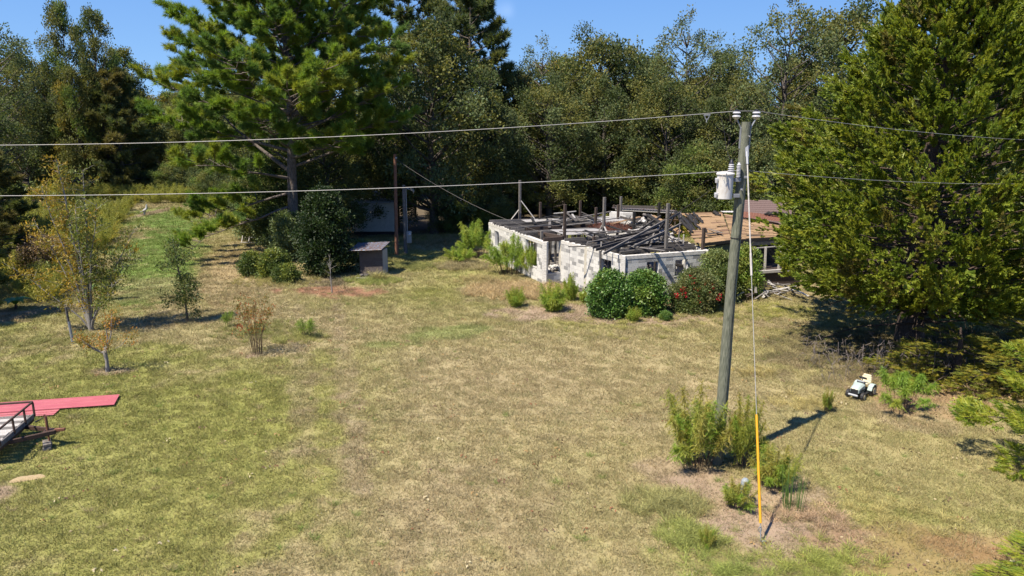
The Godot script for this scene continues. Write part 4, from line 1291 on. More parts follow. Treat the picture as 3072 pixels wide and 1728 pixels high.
		for k in 9:
			pts.append(p0.lerp(p1, k / 8.0) + Vector3(j(-0.05, 0.05), 0.03 + j(-0.02, 0.05), j(-0.05, 0.05)))
			rad.append(q[4] * j(0.6, 1.15) * (0.55 if k == 0 or k == 8 else 1.0))
		var mb := MB.new()
		mb.tube(pts, rad, 7)
		part(roof, "charred_edge", mb.done(), M.char)
	planks(roof, B + Vector3(0.02, 0.01, 0), w(15.4, 39.9, 2.6), w(15.6, 41.3, 3.15), w(12.66, 42.4, 3.55), 20, [], 0.0)
	# rear slope behind the ridge, and the left burnt flap
	planks(roof, Dd + Vector3(0, 0.03, 0), Cc + Vector3(0, 0.03, 0), w(13.0, 46.0, 2.7), w(9.6, 45.2, 2.7), 14, [[0.0, 0.35, 0.0, 0.7, 0.0]], 0.1)
	planks(roof, w(9.3, 39.6, 2.75), w(9.75, 39.8, 2.85), w(8.75, 43.4, 3.35), w(8.3, 43.3, 3.3), 22, [], 0.2)
	var fl2 := MB.new()
	fl2.tube(PackedVector3Array([w(9.25, 39.7, 2.8), w(8.75, 41.6, 3.1), w(8.3, 43.3, 3.36)]), PackedFloat32Array([0.06, 0.13, 0.11]), 7)
	part(roof, "charred_edge", fl2.done(), M.char)
	# rusty sheet and loose tar paper on the right of the roof
	var sheet := func(called: String, q: Array, m: Material, ribs: int, depth: float) -> void:
		var mb := MB.new()
		for i in ribs:
			var f0 := float(i) / ribs
			var f1 := (i + 0.5) / ribs
			var f2 := (i + 1.0) / ribs
			var up := Vector3(0, depth, 0)
			mb.quad((q[0] as Vector3).lerp(q[1], f0), (q[0] as Vector3).lerp(q[1], f1) + up, (q[3] as Vector3).lerp(q[2], f1) + up, (q[3] as Vector3).lerp(q[2], f0), Vector3.UP)
			mb.quad((q[0] as Vector3).lerp(q[1], f1) + up, (q[0] as Vector3).lerp(q[1], f2), (q[3] as Vector3).lerp(q[2], f2), (q[3] as Vector3).lerp(q[2], f1) + up, Vector3.UP)
		part(roof, called, mb.done(), m)
	sheet.call("rusty_sheet", [w(13.5, 41.6, 3.46), w(15.6, 40.9, 3.28), w(16.6, 42.4, 3.35), w(13.95, 43.2, 3.62)], M.rust, 16, 0.02)
	sheet.call("white_sheet", [w(12.9, 43.2, 3.56), w(13.9, 43.4, 3.52), w(14.0, 44.4, 3.5), w(13.0, 44.3, 3.5)], M.plaster, 6, 0.012)
	var tar := MB.new()
	for i in 6:
		var p := w(15.1 + i * 0.18, 42.4 - i * 0.08, 3.5 + j(0, 0.06))
		tar.tube(PackedVector3Array([p, p + Vector3(0.25, 0.08, 0), p + Vector3(0.5, 0.0, 0.1)]), PackedFloat32Array([0.05, 0.12, 0.06]), 6)
	part(roof, "tar_paper", tar.done(), M.char)
	# under the roof: shaded boarded wall, fascias, porch
	var ww := MB.new()
	ww.bar(w(10.2, 37.4, 1.2), w(12.6, 38.9, 1.2), 0.12, 2.4)
	part(h, "boarded_wall", ww.done(), stuff([Color(0.12, 0.16, 0.13), Color(0.22, 0.26, 0.22)], 0.03, Vector3(1, 3, 1), 0.9, 0.0, 0.0, 71))
	board(h, "window_frame", w(10.75, 37.62, 2.02), w(11.45, 38.06, 2.02), 0.05, 0.05, M.pale_wood)
	board(h, "fascia", w(9.95, 36.98, 2.58), w(11.95, 38.14, 2.58), 0.03, 0.16, M.char)
	board(h, "fascia", w(12.0, 38.16, 2.56), w(15.4, 39.84, 2.5), 0.03, 0.16, M.char)
	board(h, "porch_beam", w(12.2, 38.6, 2.32), w(15.2, 40.0, 2.26), 0.16, 0.2, M.ceiling)
	board(h, "porch_beam", w(12.4, 38.3, 2.12), w(15.2, 39.5, 2.10), 0.05, 0.06, M.pale_wood)
	board(h, "porch_post", w(14.05, 38.7, 0.7), w(14.0, 38.7, 2.2), 0.11, 0.11, M.pale_wood, Vector3.RIGHT)
	board(h, "porch_post", w(15.0, 39.2, 0.7), w(15.0, 39.2, 2.2), 0.11, 0.11, M.pale_wood, Vector3.RIGHT)
	board(h, "porch_edge", w(12.4, 37.9, 0.86), w(15.6, 38.9, 0.86), 0.14, 0.16, M.pale_wood)
	var pf := MB.new()
	pf.box(Transform3D(Basis(Vector3.UP, 0.32), w(14.0, 39.6, 0.4)), Vector3(4.0, 0.8, 2.2))
	part(h, "porch_floor", pf.done(), M.brown_wood)
	var bk := MB.new()
	bk.box(Transform3D(Basis(Vector3.UP, 0.32), w(13.8, 41.0, 1.5)), Vector3(4.4, 1.6, 0.12))
	part(h, "charred_wall", bk.done(), M.char)
	# loose timbers, each lying where it fell
	var loose := [
		[4.16, 2.6, 36.16, 7.34, 2.9, 38.69, 0.06, 0.15, "dark_wood", "fallen_rafter", "charred rafter fanning out from the ruin's stained corner, farthest left"],
		[4.24, 2.62, 35.37, 8.12, 3.05, 38.87, 0.06, 0.15, "dark_wood", "fallen_rafter", "charred rafter jutting past the wall top just right of the first fallen one"],
		[4.75, 2.62, 35.2, 8.3, 3.0, 38.2, 0.06, 0.15, "dark_wood", "fallen_rafter", "charred rafter third in the fan beside the ruin's doorway"],
		[4.46, 2.66, 34.05, 9.60, 3.85, 40.61, 0.07, 0.13, "grey_wood", "fallen_rafter", "long weathered grey rafter slanting from the doorway up to the burnt ridge"],
		[6.12, 2.78, 35.34, 9.68, 3.3, 40.14, 0.07, 0.13, "grey_wood", "fallen_rafter", "grey rafter crossing under the longest one near the tall front post"],
		[5.99, 2.68, 36.21, 7.62, 2.64, 34.95, 0.2, 0.03, "grey_wood", "loose_board", "wide pale grey board lying askew over the front wall"],
		[7.90, 3.3, 36.12, 8.81, 2.5, 35.68, 0.10, 0.05, "dark_wood", "leaning_brace", "dark brace leaning from the tall front post down to the front wall"],
		[2.95, 2.52, 36.83, 4.5, 2.56, 36.85, 0.06, 0.05, "dark_wood", "loose_board", "thin charred stick poking out to the left of the stained pilaster"],
		[5.38, 2.52, 34.95, 8.02, 2.55, 36.49, 0.12, 0.14, "dark_wood", "loose_board", "charred beam resting along the top of the front wall"],
		[7.28, 3.3, 43.45, 6.73, 2.4, 43.75, 0.07, 0.05, "grey_wood", "leaning_brace", "grey stick leaning on the charred post by the white rubble"],
		[6.10, 2.75, 43.83, 8.09, 3.1, 44.66, 0.3, 0.03, "deck", "loose_board", "scorched tan board lying over the rusty brown heap"],
		[7.76, 3.0, 38.54, 7.21, 2.5, 36.70, 0.09, 0.03, "grey_wood", "loose_board", "splintered grey board end standing up between the rafters"],
		[2.63, 2.68, 48.32, 4.72, 2.62, 46.45, 0.14, 0.05, "grey_wood", "loose_board", "grey plank lying across the rear joists"],
		[3.93, 2.72, 48.31, 5.92, 2.6, 47.12, 0.14, 0.05, "grey_wood", "loose_board", "second grey plank on the rear joists, farther right"],
		[6.24, 2.58, 38.23, 9.34, 2.6, 39.16, 0.16, 0.04, "pale_wood", "loose_board", "pale board lying on the joists under the long grey rafter"],
		[10.6, 2.98, 38.3, 11.5, 3.0, 38.75, 0.14, 0.04, "dark_wood", "loose_board", "dark board lying on the tan plank roof near its eave"],
		[10.9, 3.12, 39.2, 11.5, 3.0, 38.5, 0.12, 0.03, "grey_wood", "loose_board", "short grey board lying higher on the tan plank roof"]]
	for b in loose:
		lone(b[9], b[10], "board" if b[9] != "fallen_rafter" else "rafter", w(b[0], b[2], b[1]), w(b[3], b[5], b[4]), b[6], b[7], M.deck[2] if b[8] == "deck" else M[b[8]])
	lone("white_stick", "short white upright stick beside the stained pilaster", "stick", w(4.62, 36.4, 2.5), w(4.62, 36.4, 2.85), 0.06, 0.05, M.pale_wood)
	lone("white_stick", "white upright stick at the left edge of the tan roof", "stick", w(9.1, 37.3, 2.5), w(9.1, 37.3, 3.1), 0.08, 0.05, M.pale_wood)
	# heaps inside
	heap("plaster_heap", "heap of white plaster rubble beside the burnt roof edge", "rubble", w(8.2, 42.3, 2.25), 1.35, 0.55, 1.9, 190, [M.plaster, M.plaster, M.char], 0.4)
	heap("plaster_heap", "smaller white rubble under the long fallen rafters", "rubble", w(8.7, 39.6, 2.3), 0.9, 0.45, 1.3, 90, [M.plaster, M.ceiling], 0.34)
	heap("charred_heap", "black and white charred rubble at the ruin's ridge end", "rubble", w(8.4, 44.2, 2.5), 1.2, 0.8, 0.8, 120, [M.char, M.char, M.plaster, M.grey_wood], 0.4)
	heap("floor_debris", "pale debris on the floor inside the ruin's left rooms", "rubble", w(4.2, 42.0, 0.08), 3.0, 0.5, 2.6, 160, [M.plaster, M.grey_wood, M.plaster], 0.35)
	heap("floor_debris", "pale debris on the floor behind the front windows", "rubble", w(7.4, 37.4, 0.08), 1.8, 0.6, 1.0, 70, [M.plaster, M.grey_wood], 0.35)
	rnd.seed = 810
	var lb := LB.new()
	T.straw = [tpl_needles(14, 0.3, 0.022, 2.5), tpl_needles(14, 0.26, 0.022, 2.5), tpl_needles(14, 0.34, 0.02, 2.5)]
	var sets := [cols("straw", Color(0.15, 0.048, 0.026), 0.5, 0.2), cols("straw", Color(0.09, 0.03, 0.018), 0.5, 0.2)]
	for i in 420:
		var p := ball()
		spray(lb, "straw", Vector3(p.x * 1.5, absf(p.y) * 0.42 * (1.0 - 0.6 * Vector2(p.x, p.z).length()), p.z * 1.2), ball() + Vector3(0, 0.3, 0), j(0.7, 1.2), sets[i % 2])
	var rd := tag(part(self, "brush_heap", lb.done(), M.straw), "rust brown heap of dead needles on the ceiling of the ruin", "brush heap")
	rd.position = w(6.2, 44.0, 2.42)
	var bed := MB.new()
	bed.lathe(Transform3D(Basis().scaled(Vector3(1.45, 1, 1.15)), Vector3.ZERO), [Vector2(1, 0.0), Vector2(0.75, 0.16), Vector2(0.4, 0.28), Vector2(0, 0.33)], 14)
	part(rd, "needle_bed", bed.done(), stuff([Color(0.03, 0.012, 0.008), Color(0.10, 0.035, 0.02)], 0.06, Vector3(3, 3, 3), 0.95, 2.0, 0.0, 72))
	# wreckage in front of the porch
	var wr := thing("lumber_pile", "tangle of broken grey boards at the porch, between the pole and the cedar", "lumber pile", w(12.9, 36.6))
	for i in 64:
		var p := Vector3(j(-1.3, 2.0), 0.08 + absf(rnd.randfn(0, 0.2)), j(-1.0, 1.4))
		var d := Vector3(j(-1, 1), j(-0.25, 0.35), j(-0.8, 0.8)).normalized() * j(0.4, 1.2)
		board(wr, "broken_board", p - d * 0.5 + Vector3(0, 0.1, 0), p + d * 0.5 + Vector3(0, 0.1, 0), j(0.06, 0.16), 0.03, [M.grey_wood, M.pale_wood, M.pale_wood, M.brown_wood, M.dark_wood][rnd.randi() % 5])

# ---------------------------------------------------------------- other buildings
func outbuildings() -> void:
	rnd.seed = 900
	# brown roofed outbuilding
	var b := thing("brown_outbuilding", "outbuilding with a low brown shingle roof behind the ruin, by the cedar", "building", w(0, 0))
	var e0 := w(14.6, 46.2, 2.5)
	var e1 := w(21.0, 45.0, 2.5)
	var r1 := w(22.2, 48.4, 3.7)
	var r0 := w(15.4, 49.2, 3.7)
	for i in 12:
		var f0 := i / 12.0
		var f1 := (i + 1.05) / 12.0
		var mb := MB.new()
		var up := Vector3(0, 0.022, 0)
		mb.quad(e0.lerp(r0, f0) + up, e1.lerp(r1, f0) + up, e1.lerp(r1, f1), e0.lerp(r0, f1), Vector3.UP)
		mb.quad(e0.lerp(r0, f0) + up, e1.lerp(r1, f0) + up, e1.lerp(r1, f0) - up, e0.lerp(r0, f0) - up, Vector3.BACK)
		part(b, "shingle_row", mb.done(), M.shingle)
	var wl := MB.new()
	wl.bar(w(14.9, 46.5, 1.22), w(21.0, 45.4, 1.22), 0.12, 2.4)
	wl.bar(w(15.5, 49.0, 1.72), w(14.95, 46.6, 1.72), 0.12, 1.4)
	part(b, "wall", wl.done(), M.dark_wood)
	# open tin-roofed shed
	var s := thing("open_shed", "open shed with a sagging pale tin roof behind the ruin", "shed", w(0, 0))
	var q := [w(8.2, 56.2, 2.3), w(13.0, 55.2, 2.15), w(13.2, 58.6, 1.92), w(8.3, 59.4, 1.98)]
	for i in 6:
		var mb := MB.new()
		for k in 4:
			var f0 := (i + k / 4.0) / 6.0
			var f1 := (i + k / 4.0 + 0.125) / 6.0
			var f2 := (i + k / 4.0 + 0.24) / 6.0
			var up := Vector3(0, 0.025, 0)
			mb.quad(q[0].lerp(q[1], f0), q[0].lerp(q[1], f1) + up, q[3].lerp(q[2], f1) + up, q[3].lerp(q[2], f0), Vector3.UP)
			mb.quad(q[0].lerp(q[1], f1) + up, q[0].lerp(q[1], f2), q[3].lerp(q[2], f2), q[3].lerp(q[2], f1) + up, Vector3.UP)
		part(s, "roof_sheet", mb.done(), M.tin)
	for p in [[8.4, 56.4], [10.4, 56.0], [12.8, 55.5], [8.5, 59.2], [13.0, 58.4]]:
		board(s, "post", w(p[0], p[1]), w(p[0], p[1], 2.25), 0.12, 0.12, M.brown_wood, Vector3.RIGHT)
	board(s, "beam", w(8.2, 56.3, 2.2), w(13.0, 55.3, 2.05), 0.08, 0.14, M.pale_wood)
	board(s, "brace", w(8.5, 56.4, 1.2), w(9.3, 56.2, 2.1), 0.06, 0.06, M.brown_wood)
	board(s, "back_wall", w(8.4, 59.3, 1.1), w(13.0, 58.6, 1.1), 0.05, 2.2, M.dark_wood)
	# grey sheet lying behind the ruin
	var gs := MB.new()
	gs.box(Transform3D(Basis(Vector3.UP, 0.1), w(6.1, 53.2, 1.35)), Vector3(4.6, 0.06, 1.0), 0.01)
	tag(part(self, "grey_slab", gs.done(), M.ceiling), "long flat grey slab raised behind the ruin's rear posts", "slab")
	# white sided storage shed under the trees
	var t := thing("white_shed", "long white lap sided shed in the shade of the trees behind the brown pole", "shed", w(-11.2, 57.2))
	var bd := MB.new()
	bd.box(Transform3D(Basis(), Vector3(0, 1.45, -1.2)), Vector3(3.5, 2.3, 2.4))
	part(t, "body", bd.done(), M.black)
	for i in 15:
		var mb := MB.new()
		mb.box(Transform3D(Basis(Vector3.RIGHT, 0.06), Vector3(0, 0.38 + i * 0.155, 0.02)), Vector3(3.46, 0.16, 0.02), 0.003)
		part(t, "siding_board", mb.done(), M.siding)
	for x in [-1.74, 1.74]:
		board(t, "corner_trim", Vector3(x, 0.25, 0.04), Vector3(x, 2.6, 0.04), 0.06, 0.04, M.dark_wood, Vector3.BACK)
	var tr := MB.new()
	tr.box(Transform3D(Basis(), Vector3(0, 2.68, -1.15)), Vector3(3.9, 0.12, 2.9), 0.02)
	part(t, "roof", tr.done(), M.grey_paint)
	board(t, "skirt", Vector3(-1.7, 0.12, -0.1), Vector3(1.7, 0.12, -0.1), 0.1, 0.24, M.black)
	# block well house
	var ws := thing("block_well_house", "small grey brown block shed with a slanted rusty tin roof beside the dark magnolia", "shed", w(-8.4, 41.6), -0.14)
	var core := MB.new()
	core.box(Transform3D(Basis(), Vector3(0, 0.75, -0.45)), Vector3(1.42, 1.5, 0.9))
	part(ws, "body", core.done(), M.slab)
	var wm := [stuff([Color(0.105, 0.085, 0.08), Color(0.15, 0.125, 0.118)], 0.03, Vector3(2, 2, 2), 0.95, 0.3, 0.0, 73), stuff([Color(0.12, 0.10, 0.095), Color(0.17, 0.145, 0.135)], 0.03, Vector3(2, 2, 2), 0.95, 0.3, 0.0, 74)]
	var cm := unit_box(0.02)
	for r in 7:
		var x := -0.71 - (0.2 if r % 2 else 0.0)
		while x < 0.7:
			var x0 := maxf(x, -0.71)
			var x1 := minf(x + 0.4, 0.71)
			x += 0.4
			if x1 - x0 < 0.05: continue
			var k := part(ws, "concrete_block", cm, wm[rnd.randi() % 2])
			k.transform = Transform3D(Basis().scaled(Vector3(x1 - x0 - 0.012, 0.202, 0.03)), Vector3((x0 + x1) * 0.5, 0.11 + r * 0.213, 0.005))
	board(ws, "side_board", Vector3(0.73, 0.02, -0.45), Vector3(0.73, 1.52, -0.45), 0.86, 0.03, M.grey_paint, Vector3.RIGHT)
	for i in 5:
		var mb := MB.new()
		mb.box(Transform3D(Basis(Vector3.BACK, 0.06), Vector3(-1.0 + 0.41 * i, 1.62 + 0.025 * i, -0.35)) * Transform3D(Basis(Vector3.RIGHT, 0.12), Vector3.ZERO), Vector3(0.405, 0.03, 1.7), 0.008)
		part(ws, "roof_sheet", mb.done(), M.tin)
	var wd := thing("trash_heap", "low heap of bricks and a white board at the front of the block well house", "rubble", w(-8.5, 40.7))
	for i in 26:
		board(wd, "rubble_piece", Vector3(j(-0.45, 0.3), 0.06 + j(0, 0.18), j(-0.25, 0.15)), Vector3(j(-0.45, 0.3), 0.07 + j(0, 0.22), j(-0.25, 0.15)), 0.09, 0.06, [M.slab, M.brown_wood, M.grey_wood][i % 3])
	board(wd, "white_board", Vector3(-0.55, 0.08, 0.3), Vector3(0.4, 0.05, 0.22), 0.08, 0.03, M.pale_wood)
	# small shaded boxes deep under the trees
	var cb := thing("metal_cabinet", "dim grey metal box in the trees left of the ruin's far corner", "box", w(-4.1, 60.5))
	var c1 := MB.new()
	c1.box(Transform3D(Basis(), Vector3(0, 0.75, 0)), Vector3(1.1, 1.1, 0.7), 0.02)
	part(cb, "body", c1.done(), M.grey_paint)
	var c2 := MB.new()
	c2.box(Transform3D(Basis(), Vector3(0, 1.33, 0)), Vector3(1.2, 0.05, 0.8), 0.01)
	part(cb, "lid", c2.done(), M.galv)
	board(cb, "legs", Vector3(-0.4, 0.1, 0), Vector3(0.4, 0.1, 0), 0.4, 0.2, M.dark_wood)
	var ls := thing("low_shed", "long low shed with a leaf strewn tin roof deep in the shade behind the track", "shed", w(-2.6, 64.5))
	var l1 := MB.new()
	l1.box(Transform3D(Basis(Vector3.RIGHT, 0.12), Vector3(0, 2.2, 0)), Vector3(7.0, 0.06, 3.0))
	part(ls, "roof", l1.done(), M.tin)
	var l2 := MB.new()
	l2.box(Transform3D(Basis(), Vector3(0, 1.0, -0.6)), Vector3(6.6, 2.0, 1.6))
	part(ls, "wall", l2.done(), M.dark_wood)

# ---------------------------------------------------------------- pole, transformer, wires
func sag(a: Vector3, b: Vector3, drop: float, n := 24) -> PackedVector3Array:
	var p := PackedVector3Array()
	for i in n + 1:
		var f := float(i) / n
		p.append(a.lerp(b, f) - Vector3(0, drop * 4.0 * f * (1.0 - f), 0))
	return p

func cable(called: String, label: String, runs: Array, r: float, m: Material, cat := "power line") -> void:
	var mb := MB.new()
	for q in runs.size():
		var pts: PackedVector3Array = runs[q]
		var rad := PackedFloat32Array()
		rad.resize(pts.size())
		rad.fill(r if q == 0 or runs.size() == 1 else r * 0.7)
		mb.tube(pts, rad, 6)
	tag(part(self, called, mb.done(), m), label, cat)

func utility() -> void:
	rnd.seed = 300
	var px := 5.58
	var pz := 17.4
	var u := thing("utility_pole", "tall greenish wooden utility pole right of the middle, carrying wires and a transformer", "utility pole", w(px, pz))
	var mb := MB.new()
	var pp := PackedVector3Array()
	var pr := PackedFloat32Array()
	for i in 10:
		var f := i / 9.0
		pp.append(Vector3(-0.13 * (1.0 - f) + 0.012 * sin(f * 9.0), 8.85 * f, 0))
		pr.append(lerpf(0.154, 0.112, f) + j(-0.003, 0.003))
	mb.tube(pp, pr, 24)
	part(u, "pole_shaft", mb.done(), M.pole)
	# long drying check in the wood
	var ck := MB.new()
	for i in 26:
		var f := 0.18 + 0.6 * i / 26.0
		var r := lerpf(0.154, 0.112, f)
		var an := 1.15 + 0.05 * sin(i * 0.9)
		var at := Vector3(-0.13 * (1.0 - f) + 0.012 * sin(f * 9.0) + cos(an) * (r - 0.002), 8.85 * f, sin(an) * (r - 0.002))
		ck.bar(at, at + Vector3(0.005, 0.21, 0), 0.010, 0.012, 0.0, Vector3(cos(an), 0, sin(an)))
	part(u, "crack", ck.done(), M.black)
	for s in [-1.0, 1.0]:
		var ib := MB.new()
		ib.bar(Vector3(s * 0.115, 8.22, 0.0), Vector3(s * 0.115, 8.72, 0.0), 0.09, 0.02, 0.004, Vector3.RIGHT)
		ib.bar(Vector3(s * 0.115, 8.70, 0.0), Vector3(s * 0.235, 8.93, 0.0), 0.07, 0.02, 0.004, Vector3.RIGHT)
		var br := part(u, "insulator_bracket", ib.done(), M.galv)
		var il := MB.new()
		il.lathe(Transform3D(Basis().scaled(Vector3(0.74, 0.95, 0.74)), Vector3(s * 0.235, 8.90, 0)), [Vector2(0.0, 0), Vector2(0.05, 0), Vector2(0.115, 0.05), Vector2(0.135, 0.075), Vector2(0.12, 0.10), Vector2(0.06, 0.115), Vector2(0.06, 0.125), Vector2(0.12, 0.145), Vector2(0.128, 0.165), Vector2(0.10, 0.19), Vector2(0.05, 0.2), Vector2(0.0, 0.2)], 22)
		part(br, "insulator", il.done(), M.porcelain)
		var ic := MB.new()
		ic.lathe(Transform3D(Basis().scaled(Vector3(0.8, 0.8, 0.8)), Vector3(s * 0.235, 9.088, 0)), [Vector2(0.062, 0), Vector2(0.075, 0.02), Vector2(0.05, 0.04), Vector2(0.055, 0.055), Vector2(0, 0.062)], 16)
		part(br, "insulator_cap", ic.done(), M.dark_porcelain)
	var band := MB.new()
	band.lathe(Transform3D(Basis(), Vector3(-0.04, 6.05, 0)), [Vector2(0.134, 0), Vector2(0.139, 0.004), Vector2(0.139, 0.016), Vector2(0.134, 0.02)], 20)
	part(u, "band", band.done(), M.black)
	var bolt := MB.new()
	bolt.rod(Vector3(-0.03, 7.26, 0.10), Vector3(-0.03, 7.24, 0.20), 0.014)
	bolt.box(Transform3D(Basis(), Vector3(-0.03, 7.26, 0.115)), Vector3(0.06, 0.06, 0.02), 0.004)
	bolt.box(Transform3D(Basis(), Vector3(0.05, 7.55, 0.115)), Vector3(0.08, 0.06, 0.03), 0.006)
	bolt.rod(Vector3(0.06, 8.52, 0.10), Vector3(0.07, 8.5, 0.17), 0.016)
	part(u, "bolt", bolt.done(), M.galv)
	# transformer can
	var t := thing("transformer", "white pole mounted transformer can with rust streaks, left of the pole", "transformer", w(5.14, 17.28, 7.03))
	var tk := MB.new()
	tk.lathe(Transform3D(Basis().scaled(Vector3(0.88, 1, 0.88))), [Vector2(0, 0), Vector2(0.205, 0), Vector2(0.215, 0.012), Vector2(0.222, 0.55), Vector2(0.222, 0.58)], 30)
	var tank := part(t, "tank", tk.done(), M.tank)
	var ld := MB.new()
	ld.lathe(Transform3D(Basis().scaled(Vector3(0.88, 1, 0.88))), [Vector2(0.222, 0.575), Vector2(0.245, 0.58), Vector2(0.248, 0.605), Vector2(0.23, 0.63), Vector2(0.12, 0.65), Vector2(0, 0.655)], 30)
	part(t, "lid", ld.done(), M.tank)
	var bh := MB.new()
	var prof := [Vector2(0, 0), Vector2(0.07, 0)]
	for k in 4:
		prof.append_array([Vector2(0.052, 0.015 + k * 0.048), Vector2(0.088 - k * 0.008, 0.032 + k * 0.048), Vector2(0.05, 0.046 + k * 0.048)])
	prof.append_array([Vector2(0.03, 0.21), Vector2(0.02, 0.25), Vector2(0, 0.255)])
	bh.lathe(Transform3D(Basis(), Vector3(0.12, 0.645, 0.02)), prof, 18)
	part(t, "bushing", bh.done(), M.porcelain)
	var bt := MB.new()
	bt.lathe(Transform3D(Basis(), Vector3(0.12, 0.645, 0.02)), [Vector2(0.056, 0.2), Vector2(0.045, 0.235), Vector2(0.018, 0.30), Vector2(0, 0.31)], 14)
	part(t, "bushing_cap", bt.done(), M.dark_porcelain)
	var ar := MB.new()
	var ap := [Vector2(0, 0), Vector2(0.045, 0)]
	for k in 9: ap.append_array([Vector2(0.038, 0.01 + k * 0.034), Vector2(0.055, 0.022 + k * 0.034), Vector2(0.038, 0.034 + k * 0.034)])
	ap.append_array([Vector2(0.03, 0.33), Vector2(0.02, 0.35), Vector2(0, 0.352)])
	ar.lathe(Transform3D(Basis(), Vector3(0.29, 0.52, 0.06)), ap, 16)
	part(t, "arrester", ar.done(), M.porcelain)
	var hg := MB.new()
	hg.bar(Vector3(0.20, 0.08, 0.05), Vector3(0.36, 0.08, 0.03), 0.07, 0.09, 0.006)
	hg.bar(Vector3(0.20, 0.46, 0.05), Vector3(0.36, 0.46, 0.03), 0.07, 0.09, 0.006)
	part(t, "hanger", hg.done(), M.galv)
	for y in [0.12, 0.47]:
		var lg := MB.new()
		lg.box(Transform3D(Basis(), Vector3(-0.205, y, 0.05)), Vector3(0.09, 0.07, 0.08), 0.008)
		lg.box(Transform3D(Basis(), Vector3(-0.235, y - 0.03, 0.09)), Vector3(0.05, 0.10, 0.05), 0.006)
		part(t, "terminal_lug", lg.done(), M.porcelain)
	var cl := MB.new()
	cl.bar(Vector3(-0.05, 0.63, 0.235), Vector3(-0.03, 0.42, 0.24), 0.03, 0.02)
	cl.tube(PackedVector3Array([Vector3(-0.14, 0.58, 0.22), Vector3(-0.1, 0.46, 0.25), Vector3(-0.06, 0.6, 0.25)]), PackedFloat32Array([0.008, 0.008, 0.008]), 6)
	part(tank, "lid_clamp", cl.done(), M.galv)
	# wires
	var L := w(px - 0.225, pz, 9.1)
	var Rr := w(px + 0.245, pz, 9.1)
	cable("upper_power_line", "upper bare wire crossing the whole picture over the pole's insulators", [sag(w(-32.0, 17.2, 9.0), L, 0.75, 40), sag(L, Rr, 0.0, 3), sag(Rr, w(36.0, 33.0, 8.9), 0.8, 40)], 0.0082, M.wire)
	var N := w(px - 0.13, pz, 7.7)
	var N2 := w(px + 0.10, pz, 7.7)
	cable("lower_power_line", "lower bare wire crossing the whole picture past the transformer", [sag(w(-32.0, 17.2, 7.7), N, 0.6, 40), sag(N2, w(36.0, 33.0, 7.6), 0.8, 40)], 0.0082, M.wire)
	var ck2 := MB.new()
	ck2.bar(Vector3(0, 0, 0), Vector3(0.16, 0.005, 0), 0.02, 0.03, 0.004)
	ck2.bar(Vector3(0.02, 0, 0), Vector3(0.05, -0.09, 0), 0.015, 0.015)
	ck2.bar(Vector3(0.14, 0, 0), Vector3(0.11, -0.09, 0), 0.015, 0.015)
	ck2.bar(Vector3(0.045, -0.09, 0), Vector3(0.115, -0.09, 0), 0.02, 0.02)
	ck2.rod(Vector3(0.08, -0.09, 0), Vector3(0.08, -0.17, 0), 0.014)
	var wc := tag(part(self, "wire_clamp", ck2.done(), M.galv), "metal clamp hanging on the upper wire left of the pole", "clamp")
	wc.position = w(px - 1.02, pz, 9.005)
	cable("jumper_wire", "thin jumper wire looping from the upper wire down to the transformer", [PackedVector3Array([w(px - 0.85, pz, 9.05), w(px - 0.72, pz, 9.08), w(px - 0.6, pz, 8.95), w(px - 0.5, pz, 8.6), w(px - 0.42, pz, 8.2), w(px - 0.35, pz - 0.08, 7.98)])], 0.006, M.cable, "wire")
	cable("service_drop", "dark cable running down from the transformer to the ruin", [sag(w(4.9, 17.35, 7.3), w(7.0, 43.4, 3.0), 0.55, 30)], 0.011, M.cable, "cable")
	cable("twisted_drop", "pale twisted cable sagging from the brown pole to the ruin's left corner", [sag(w(-7.85, 48.1, 6.6), w(1.7, 41.4, 2.62), 0.45, 30)], 0.010, M.grey_wood, "cable")
	# guy
	var g := thing("guy_wire", "guy wire with a yellow plastic guard, right of the utility pole", "guy wire", w(5.36, 13.66))
	var top := w(px + 0.03, pz - 0.14, 8.15) - g.position
	var foot := Vector3(0.0, 0.03, 0)
	var at := func(f: float) -> Vector3: return foot.lerp(top, f)
	var gw := MB.new()
	gw.rod(at.call(0.03), at.call(0.69), 0.008)
	part(g, "cable", gw.done(), M.wire)
	var gi := MB.new()
	gi.rod(at.call(0.69), at.call(0.97), 0.018)
	gi.rod(at.call(0.66), at.call(0.72), 0.026)
	part(g, "insulator_rod", gi.done(), M.pale_wood)
	var gt := MB.new()
	gt.rod(at.call(0.965), at.call(1.0), 0.034)
	gt.bar(at.call(0.985), at.call(1.02), 0.08, 0.05, 0.01)
	part(g, "clevis", gt.done(), M.galv)
	var gy := MB.new()
	gy.rod(at.call(0.045), at.call(0.305), 0.030, 0.027, 12)
	part(g, "guard", gy.done(), M.yellow)
	var ga := MB.new()
	ga.rod(Vector3(0, -0.1, 0), at.call(0.045), 0.012)
	for k in 10:
		var a0 := TAU * k / 10.0
		var a1 := TAU * (k + 1) / 10.0
		ga.rod(Vector3(cos(a0) * 0.035, 0.27 + sin(a0) * 0.06, -0.12), Vector3(cos(a1) * 0.035, 0.27 + sin(a1) * 0.06, -0.12), 0.009, -1, 5)
		ga.rod(Vector3(0.05 + cos(a0) * 0.05, 0.05 + sin(a0) * 0.03, 0.02), Vector3(0.05 + cos(a1) * 0.05, 0.05 + sin(a1) * 0.03, 0.02), 0.009, -1, 5)
	part(g, "anchor_eye", ga.done(), M.galv)
	# pedestal and stub by the pole
	var pd := thing("cable_pedestal", "short weathered blue grey pedestal in the bush at the pole foot", "pedestal", w(5.5, 15.3))
	var p1 := MB.new()
	p1.lathe(Transform3D(), [Vector2(0.10, 0), Vector2(0.10, 0.55), Vector2(0.085, 0.62), Vector2(0.05, 0.66), Vector2(0, 0.67)], 18)
